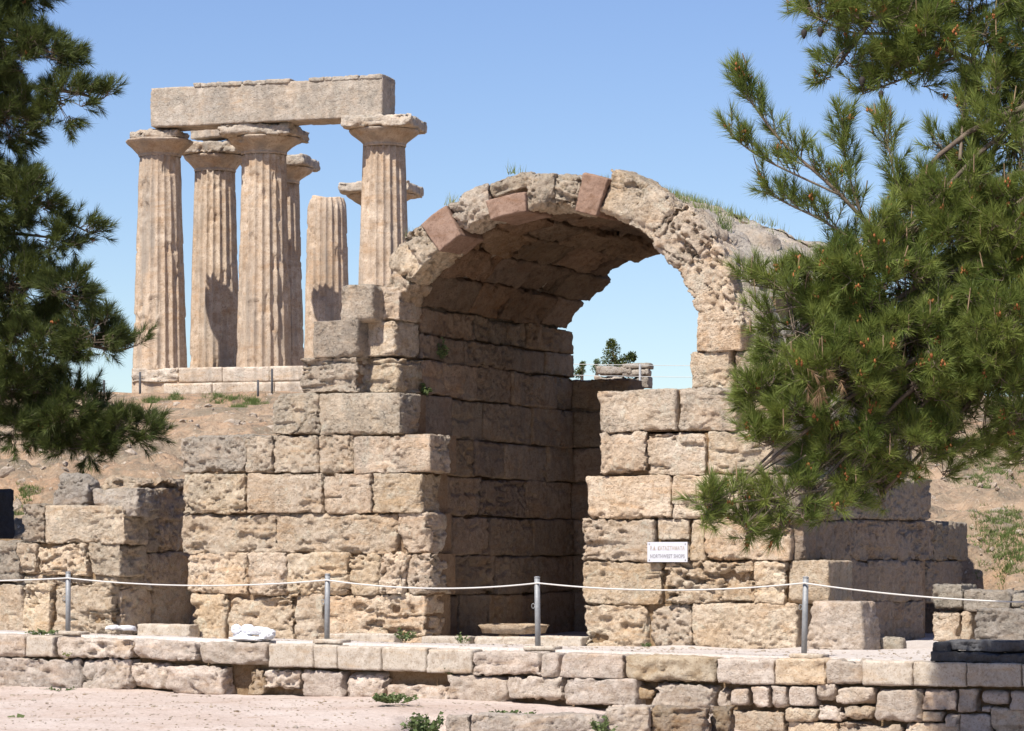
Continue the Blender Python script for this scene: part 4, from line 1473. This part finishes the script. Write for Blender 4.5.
YT = 31.0
rb_ = [blob(900, 330, 105, 95, YT), blob(955, 225, 85, 85, YT + 0.2), blob(1010, 150, 75, 90, YT + 0.3), blob(1040, 300, 85, 110, YT + 0.1),
       blob(850, 390, 85, 60, YT - 0.2), blob(795, 335, 48, 55, YT - 0.3), blob(790, 415, 42, 38, YT - 0.35), blob(845, 455, 60, 38, YT - 0.2),
       blob(905, 440, 75, 50, YT), blob(980, 400, 70, 60, YT), blob(1060, 400, 80, 60, YT), blob(880, 265, 55, 55, YT - 0.2), blob(835, 285, 45, 40, YT - 0.1),
       blob(704, 514, 15, 22, YT - 0.5), blob(748, 522, 26, 18, YT - 0.5), blob(790, 515, 34, 18, YT - 0.4), blob(830, 505, 30, 18, YT - 0.3), blob(885, 490, 34, 20, YT - 0.2),
       blob(1015, 235, 70, 60, YT - 0.2), blob(1000, 330, 60, 70, YT - 0.4), blob(930, 380, 60, 60, YT + 0.5), blob(860, 350, 60, 60, YT + 0.6), blob(960, 300, 60, 60, YT + 0.7), blob(760, 440, 20, 18, YT - 0.4), blob(765, 395, 22, 22, YT - 0.4),
       # the upper bough
       blob(880, 15, 62, 32, YT + 0.4), blob(935, 30, 55, 42, YT + 0.4), blob(905, 68, 40, 26, YT + 0.4), blob(825, 8, 32, 22, YT + 0.3), blob(836, 68, 24, 20, YT + 0.4), blob(985, -10, 70, 50, YT + 0.4),
       blob(985, 62, 40, 26, YT + 0.5), blob(1070, 60, 70, 90, YT + 0.5), blob(920, -60, 90, 60, YT + 0.5), blob(1040, -120, 110, 80, YT + 0.5), blob(1130, 180, 90, 120, YT), blob(1140, -60, 100, 120, YT + 0.3)]


def A3(*pts): return [at(x, y, Y) for x, y, Y in pts]


sp = [(A3((900, 270, YT), (868, 225, YT - .1), (830, 185, YT - .2), (785, 145, YT - .2), (757, 110, YT - .2), (740, 82, YT - .2)), 0.025, 60, 0.10),
      (A3((880, 250, YT), (858, 205, YT), (846, 160, YT), (842, 125, YT)), 0.018, 34, 0.10),
      (A3((840, 195, YT - .2), (790, 172, YT - .2), (757, 155, YT - .2), (730, 135, YT - .2)), 0.012, 26, 0.06),
      (A3((880, 260, YT), (830, 225, YT - .1), (790, 205, YT - .1), (765, 192, YT - .1)), 0.014, 34, 0.10),
      (A3((930, 230, YT), (900, 190, YT), (890, 155, YT), (885, 130, YT)), 0.018, 34, 0.10),
      (A3((1010, 80, YT + .4), (960, 55, YT + .4), (900, 35, YT + .4), (850, 32, YT + .4), (805, 12, YT + .4)), 0.03, 50, 0.14),
      (A3((960, 55, YT + .4), (900, 80, YT + .4), (860, 95, YT + .4)), 0.016, 34, 0.10),
      (A3((880, 480, YT - .2), (820, 490, YT - .4), (760, 500, YT - .5), (690, 505, YT - .5)), 0.022, 40, 0.08),
      (A3((820, 300, YT - .2), (780, 290, YT - .3), (750, 285, YT - .3)), 0.014, 26, 0.10),
      (A3((960, 160, YT), (965, 100, YT + .2), (975, 45, YT + .3)), 0.02, 34, 0.1)]
cn = [(at(804, 34, YT + .1), 0.034), (at(862, 82, YT + .1), 0.038), (at(881, 95, YT + .1), 0.032), (at(820, 32, YT + .1), 0.036)]
pine('pine_tree', 'bright green pine with rust-coloured cones, its boughs hanging over the right pier', [at(1150, 765, YT), at(1140, 560, YT), at(1120, 300, YT), at(1095, 60, YT), at(1060, -140, YT)],
     rb_, 0.22, 0.165, 64, 'needle', 54, 0.0068, sp, up=0.5, npoll=900, ncandle=520, seed=21, cones=cn, hang=-1.6, dead=[(at(817, 375, YT - 1.15), 0.2)])
# a dead sprig in the crown
YL = 45.6
lb_ = [blob(8, 40, 52, 50, YL), blob(48, 52, 36, 28, YL - .3), blob(72, 105, 30, 24, YL - .3), blob(10, 120, 45, 40, YL), blob(0, 200, 45, 55, YL), blob(35, 200, 34, 28, YL - .2), blob(62, 238, 26, 18, YL - .2),
       blob(25, 290, 50, 48, YL), blob(75, 292, 34, 24, YL - .3), blob(100, 338, 36, 24, YL - .3), blob(40, 350, 52, 45, YL), blob(5, 395, 50, 45, YL), blob(75, 418, 56, 36, YL - .1), blob(128, 432, 34, 26, YL - .2), blob(95, 448, 40, 16, YL - .2), blob(25, 425, 40, 24, YL),
       blob(-45, 100, 70, 120, YL + .2), blob(-45, 320, 70, 120, YL + .2), blob(25, -30, 50, 45, YL), blob(-20, -90, 80, 90, YL)]
lsp = [(A3((60, 90, YL), (85, 95, YL), (98, 100, YL - .2), (108, 95, YL - .2)), 0.03, 24, 0.12),
       (A3((40, 330, YL), (90, 345, YL), (118, 350, YL), (138, 345, YL)), 0.04, 34, 0.12),
       (A3((20, 190, YL), (60, 215, YL), (80, 228, YL), (96, 235, YL)), 0.03, 26, 0.12),
       (A3((60, 400, YL), (120, 425, YL), (140, 432, YL), (157, 440, YL)), 0.03, 30, 0.12)]
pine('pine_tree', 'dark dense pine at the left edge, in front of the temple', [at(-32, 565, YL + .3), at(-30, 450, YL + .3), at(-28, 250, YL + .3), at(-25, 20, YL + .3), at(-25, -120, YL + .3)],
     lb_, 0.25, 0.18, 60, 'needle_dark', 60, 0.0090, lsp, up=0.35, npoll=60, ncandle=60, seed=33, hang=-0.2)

RNG = np.random.default_rng(99)


def weed(name, c, r, h, n, label, mat='weed', leaf=0.045, cat='plant', group=None):
    """a low leafy weed: stems with flat leaves"""
    c = np.array(c, float)
    mb, sm = MB(), MB()
    m = max(5, n // 9)
    a = RNG.uniform(0, 2 * np.pi, m)
    rr = r * np.sqrt(RNG.uniform(0, 1, m))
    tip = np.stack([rr * np.cos(a), rr * np.sin(a), h * RNG.uniform(0.45, 1.0, m) * (1 - 0.4 * (rr / r) ** 2)], 1)
    foot = tip * np.array([0.35, 0.35, 0])
    stems(sm, foot, tip, np.full(m, 0.005), np.full(m, 0.003))
    k = RNG.integers(0, m, n)
    t = RNG.uniform(0.25, 1.0, n)
    p = foot[k] + (tip[k] - foot[k]) * t[:, None]
    d = RNG.normal(size=(n, 3)); d[:, 2] = np.abs(d[:, 2]) * 0.6 + 0.1
    d /= np.linalg.norm(d, axis=1)[:, None]
    s = perp(d)
    l = leaf * RNG.uniform(0.6, 1.4, n)
    mid = p + d * (l * 0.5)[:, None]
    end = p + d * l[:, None]; end[:, 2] -= 0.25 * l
    co = np.stack([p, mid + s * (l * 0.33)[:, None], end, mid - s * (l * 0.33)[:, None]], 1).reshape(-1, 3)
    mb.add(co, np.arange(n * 4).reshape(-1, 4))
    root = empty(name, tuple(c), 0, label, cat, group)
    mb.build('leaves', M[mat], root, smooth=False)
    sm.build('stems', M[mat], root)
    return root


def blades(mb, pos, h, w=0.008, lean=0.35, n=1):
    P = np.repeat(np.asarray(pos, float), n, 0)
    N_ = len(P)
    hh = np.repeat(np.broadcast_to(h, (len(pos),)), n) * RNG.uniform(0.5, 1.2, N_)
    d = RNG.normal(0, lean, (N_, 3)); d[:, 2] = 1
    d /= np.linalg.norm(d, axis=1)[:, None]
    s = perp(d)
    P = P + np.concatenate([RNG.normal(0, 0.03, (N_, 2)), np.zeros((N_, 1))], 1) * (n > 1)
    co = np.stack([P - s * w / 2, P + s * w / 2, P + d * hh[:, None]], 1).reshape(-1, 3)
    mb.add(co, np.arange(N_ * 3).reshape(-1, 3))


def kpt(px, py, s): return at(px, py, F / s)


weed('weed', kpt(395, 703, 85), 0.30, 0.13, 420, 'low spreading green weed at the foot of the retaining wall', leaf=0.05)
weed('weed', kpt(425, 737, 93), 0.22, 0.32, 420, 'bushy green weed at the bottom edge beside the paving blocks', leaf=0.055)
weed('weed', kpt(512, 716, 88), 0.32, 0.06, 260, 'flat mat of weed behind the long slab at the bottom edge', leaf=0.04)
weed('weed', kpt(602, 733, 93), 0.16, 0.20, 200, 'small weed growing before the squared block at the bottom edge', leaf=0.045)
weed('weed', kpt(22, 737, 92), 0.22, 0.22, 46, 'broad-leaved weed in the bottom left corner on bare ground', leaf=0.13)
weed('weed', kpt(405, 641, 77), 0.16, 0.22, 150, 'pale green weed at the inner foot of the left pier', leaf=0.04)
weed('weed', kpt(462, 643, 79), 0.12, 0.14, 90, 'small weed sprouting before the doorway sill', leaf=0.035)
weed('weed', kpt(450, 675, 81.5), 0.10, 0.14, 70, 'little weed sprouting from the kerb joint below the doorway', leaf=0.04)
weed('weed', kpt(45, 636, 75), 0.28, 0.10, 240, 'low weed patch at the foot of the broken left wall', leaf=0.04)
weed('weed', kpt(54, 655, 75.6), 0.05, 0.20, 70, 'weed growing in the kerb gap below the leftmost post', leaf=0.04)
weed('weed', kpt(70, 657, 76), 0.13, 0.10, 80, 'yellowish weed on the kerb stone below the leftmost post', leaf=0.03, mat='grass')
weed('weed', kpt(832, 684, 86.6), 0.15, 0.10, 120, 'green weed in the kerb break below the big boulder', leaf=0.035, mat='green')
weed('weed', kpt(648, 648, 77), 0.15, 0.09, 80, 'sparse weed at the foot of the right pier, below the sign', leaf=0.03)
weed('weed', kpt(60, 691, 77), 0.3, 0.05, 90, 'thin weed strip under the retaining wall on the left', leaf=0.03)
# in the joints of the ruin
for (px, py, v, lb) in ((350, 318, 0.0, 'tuft of yellow-green grass on the stepped stones left of the arch'),):
    u_, z_ = uz(px, py, v)
    mb = MB(); blades(mb, np.repeat([W(u_, 0.2, z_)], 60, 0) + RNG.normal(0, 0.07, (60, 3)) * np.array([1, 1, 0]), 0.22, 0.01)
    tag(mb.build('grass_tuft', M['grass'], None, tuple(W(u_, 0.2, z_))), lb, 'grass tuft')
for (px, py, h, lb) in ((423, 392, 0.22, 'dark green weed hanging from the lower joint of the shaded inner wall'), (440, 355, 0.30, 'dark green weed growing in the upper joint of the shaded inner wall')):
    v_, z_ = vz(px, py, UI)
    weed('weed', W(UI + 0.04, v_, z_ - 0.05), 0.09, h, 130, lb, leaf=0.05, mat='weed')

# grass on the crown of the vault
mb = MB()
cnt = 900
vv = RNG.uniform(1.0, 5.9, cnt)
ph = np.radians(RNG.normal(84, 13, cnt))
dens_ = noise(np.stack([vv * 1.4, ph * 3, 0 * vv], 1), 3)
keep = dens_ > -0.15
vv, ph = vv[keep], ph[keep]
rr = RO - 0.08
pp = np.array([W(UC + rr * math.cos(a), v, ZC + rr * math.sin(a)) for a, v in zip(ph, vv)])
blades(mb, pp, 0.17, 0.010, 0.35, n=5)
pts = [W(UC + RO * math.cos(a), v, ZC + RO * math.sin(a)) for a, v in ((2.1, 0.7), (2.35, 0.6), (1.75, 0.6))]
for q_ in pts: blades(mb, np.repeat([q_], 30, 0) + RNG.normal(0, 0.06, (30, 3)) * np.array([1, 1, 0]), 0.2, 0.010)
tag(mb.build('grass', M['grass'], None, tuple(W(UC, 2.0, ZC + RO))), 'dry grass growing along the top of the vault', 'grass', kind='stuff')
u_, z_ = uz(718, 232, 1.5)
g_ = W(UC + (RO + 0.0) * math.cos(math.radians(47)), 1.7, ZC + (RO - 0.02) * math.sin(math.radians(47)))
mb = MB(); blades(mb, np.repeat([g_], 90, 0) + RNG.normal(0, 0.06, (90, 3)), 0.22, 0.012)
tag(mb.build('grass_tuft', M['green'], None, tuple(g_)), 'single green tuft on the rubble slope of the vault, right of the arch', 'grass tuft')

# grass on the hillside
mb = MB()


def hill_at(px, py):
    """first point of the hillside met by the sight line"""
    for Y in np.arange(42.0, 100, 0.1):
        p = at(px, py, Y)
        if hill_z(np.array([p[0]]), np.array([Y]))[0] > p[2]:
            return p
    return at(px, py, 90)


patches = [(225, 400, 18, 4), (252, 402, 16, 4), (238, 408, 8, 4), (985, 468, 26, 10), (1010, 512, 24, 12), (1000, 545, 26, 14), (975, 480, 14, 10), (20, 515, 10, 18), (1015, 560, 16, 8), (960, 445, 16, 6),
           (150, 402, 14, 4), (175, 398, 8, 3), (1040, 480, 20, 20)]
for (px, py, rx, ry) in patches:
    c = hill_at(px, py)
    n = int(rx * ry * 1.1) + 40
    s = F / c[1]
    q_ = RNG.normal(0, 0.5, (n, 2)) * np.array([rx, ry]) + np.array([px, py])
    pts = []
    for (x, y) in q_:
        p = c + np.array([(x - px) / s, (py - y) / s * 6.0, 0])
        p[2] = hill_z(np.array([p[0]]), np.array([p[1]]))[0] - 0.02
        pts.append(p)
    blades(mb, np.array(pts), 0.085 if c[1] < 60 else 0.17, 0.013, 0.5, n=9)
tag(mb.build('hill_grass', M['green'], None, (0, 60, 4)), 'patches of fresh green grass on the dry hillside', 'grass', kind='stuff')


# dry grass on the hillside
mb = MB()
pts = []
while len(pts) < 2600:
    x, y = RNG.uniform(-15, 9), 43 + 46 * RNG.random() ** 1.2
    if noise(np.array([[x * 0.5, y * 0.3, 3.0]]), 17)[0] < -0.05: continue
    z = hill_z(np.array([x]), np.array([y]))[0]
    if z < 0.7: continue
    pts.append((x, y, z - 0.01))
pts = np.array(pts)
blades(mb, pts, 0.10, 0.012, 0.6, n=7)
tag(mb.build('dry_grass', M['straw'], None, tuple(pts[0])), 'short dry straw scattered over the hillside', 'grass', kind='stuff')
u_, z_ = uz(2, 540, 1.6)
tag(stone('loose_stone', None, tuple(W(u_ - 0.28, 1.6, z_ + 0.34)), (0.72, 0.6, 0.9), M['slate'], 0.35, 0.3, rz=-TH, rnd=0.34, res=0.03, seed=5), 'dark rounded boulder half hidden behind the broken left wall at the left edge', 'stone')

# rubble scattered on the hillside and gravel on the path
def pebbles(name, pts, sizes, mat, label):
    oc = np.array([[x, y, z] for x in (-1, 1) for y in (-1, 1) for z in (-1, 1)], float) * 0.62
    oc = np.concatenate([oc, np.array([[1, 0, 0], [-1, 0, 0], [0, 1, 0], [0, -1, 0], [0, 0, 1], [0, 0, -1]], float)])
    fq = []
    ax = [(8, (4, 5, 7, 6)), (9, (0, 2, 3, 1)), (10, (2, 6, 7, 3)), (11, (0, 1, 5, 4)), (12, (1, 3, 7, 5)), (13, (0, 4, 6, 2))]
    for c, r in ax:
        for k in range(4): fq.append((c, r[k], r[(k + 1) % 4]))
    fq = np.array(fq)
    mb = MB()
    for p, s in zip(pts, sizes):
        v = oc * (1 + RNG.normal(0, 0.18, (14, 1))) * s * RNG.uniform(0.6, 1.2, 3) * np.array([1, 1, 0.7])
        a = RNG.uniform(0, 6.28)
        R = np.array([[math.cos(a), -math.sin(a), 0], [math.sin(a), math.cos(a), 0], [0, 0, 1]])
        mb.add(v @ R.T + p, fq)
    o = mb.build(name, M[mat], None, tuple(pts[0]), smooth=False)
    o['grey'] = 0.1
    return tag(o, label, 'stones', kind='stuff')


pts, sz = [], []
for k in range(6500):
    x, y = RNG.uniform(-15, 9), 43 + 45 * RNG.random() ** 1.3
    n_ = noise(np.array([[x * 0.35, y * 0.2, 0]]), 7)[0]
    if n_ < -0.1 and RNG.random() < 0.8: continue
    z = hill_z(np.array([x]), np.array([y]))[0]
    if z < 0.8: continue
    s = (0.022 + 0.07 * RNG.random() ** 2.2) * (y / 55) * (2.2 if RNG.random() < 0.06 else 1)
    pts.append(np.array([x, y, z])); sz.append(s)
pebbles('rubble', pts, sz, 'rubble', 'loose pale stones strewn over the dry hillside')
pts, sz = [], []
for k in range(4200):
    x, y = RNG.uniform(-7, 7), RNG.uniform(30, 41)
    t = (x - KA[0]) * KD[0] + (y - KA[1]) * KD[1]
    b_ = (x - KA[0]) * KN[0] + (y - KA[1]) * KN[1]
    if -0.5 < b_ < 0.4: continue
    if b_ < 0:
        z = f_ground(np.array([x]), np.array([y]))[0, 2]
    else:
        if b_ > 3.2: continue
        tt = t
        z = f_terrace(np.array([t]), np.array([b_]))[0, 2]
    pts.append(np.array([x, y, z])); sz.append(RNG.uniform(0.006, 0.018) * (2.0 if RNG.random() < 0.08 else 1))
pebbles('gravel', pts, sz, 'rubble', 'small pale pebbles scattered on the path and lower ground')


# small trees seen through the arch
def bush(name, c, blobs_, mat, label, trunk_h, n=260, cat='tree', leaf=0.09):
    root = empty(name, tuple(c), 0, label, cat)
    tb, lv = MB(), MB()
    tb.add(*tube([(0, 0, -0.6), (0.03, 0, trunk_h * 0.5), (0.0, 0, trunk_h)], [0.06, 0.045, 0.03], 7))
    for (dx_, dz, r) in blobs_:
        cc = np.array([dx_, 0, dz])
        tb.add(*tube(smoothline([(0, 0, trunk_h * 0.5), (dx_ * 0.5, 0, (trunk_h * 0.6 + dz) / 2), cc], 8), np.linspace(0.03, 0.012, 8), 6))
        d = RNG.normal(size=(n, 3)); d /= np.linalg.norm(d, axis=1)[:, None]
        p = cc + d * r * RNG.uniform(0.3, 1.05, (n, 1))
        nd = d * 0.5 + RNG.normal(0, 0.5, (n, 3)); nd /= np.linalg.norm(nd, axis=1)[:, None]
        s = perp(nd)
        l = leaf * RNG.uniform(0.6, 1.3, n)
        mid = p + nd * (l * 0.5)[:, None]
        lv.add(np.stack([p, mid + s * (l * 0.3)[:, None], p + nd * l[:, None], mid - s * (l * 0.3)[:, None]], 1).reshape(-1, 3), np.arange(n * 4).reshape(-1, 4))
    tb.build('trunk', M['bark'], root)
    lv.build('crown', M[mat], root, smooth=False)
    return root


s_ = F / 88
bush('small_tree', at(615, 372, 88), [(-0.1, 0.62, 0.26), (-0.17, 0.34, 0.24), (0.08, 0.22, 0.22), (0.35, 0.36, 0.19), (0.5, 0.45, 0.12), (-0.1, 0.82, 0.14), (0.2, 0.12, 0.2)], 'needle_dark', 'small lopsided tree behind the far pier, framed by the arch', 0.5, 420, leaf=0.06)
bush('shrub', at(581, 378, 86), [(0.0, 0.22, 0.13), (0.05, 0.38, 0.08), (-0.1, 0.12, 0.12)], 'needle_dark', 'small shrub against the sky, close to the shaded inner wall', 0.3, 260, 'shrub', leaf=0.05)
bush('shrub', at(596, 376, 85), [(0.0, 0.22, 0.14), (0.03, 0.4, 0.08)], 'weed', 'tiny shrub left of the far pier', 0.3, 200, 'shrub', leaf=0.05)
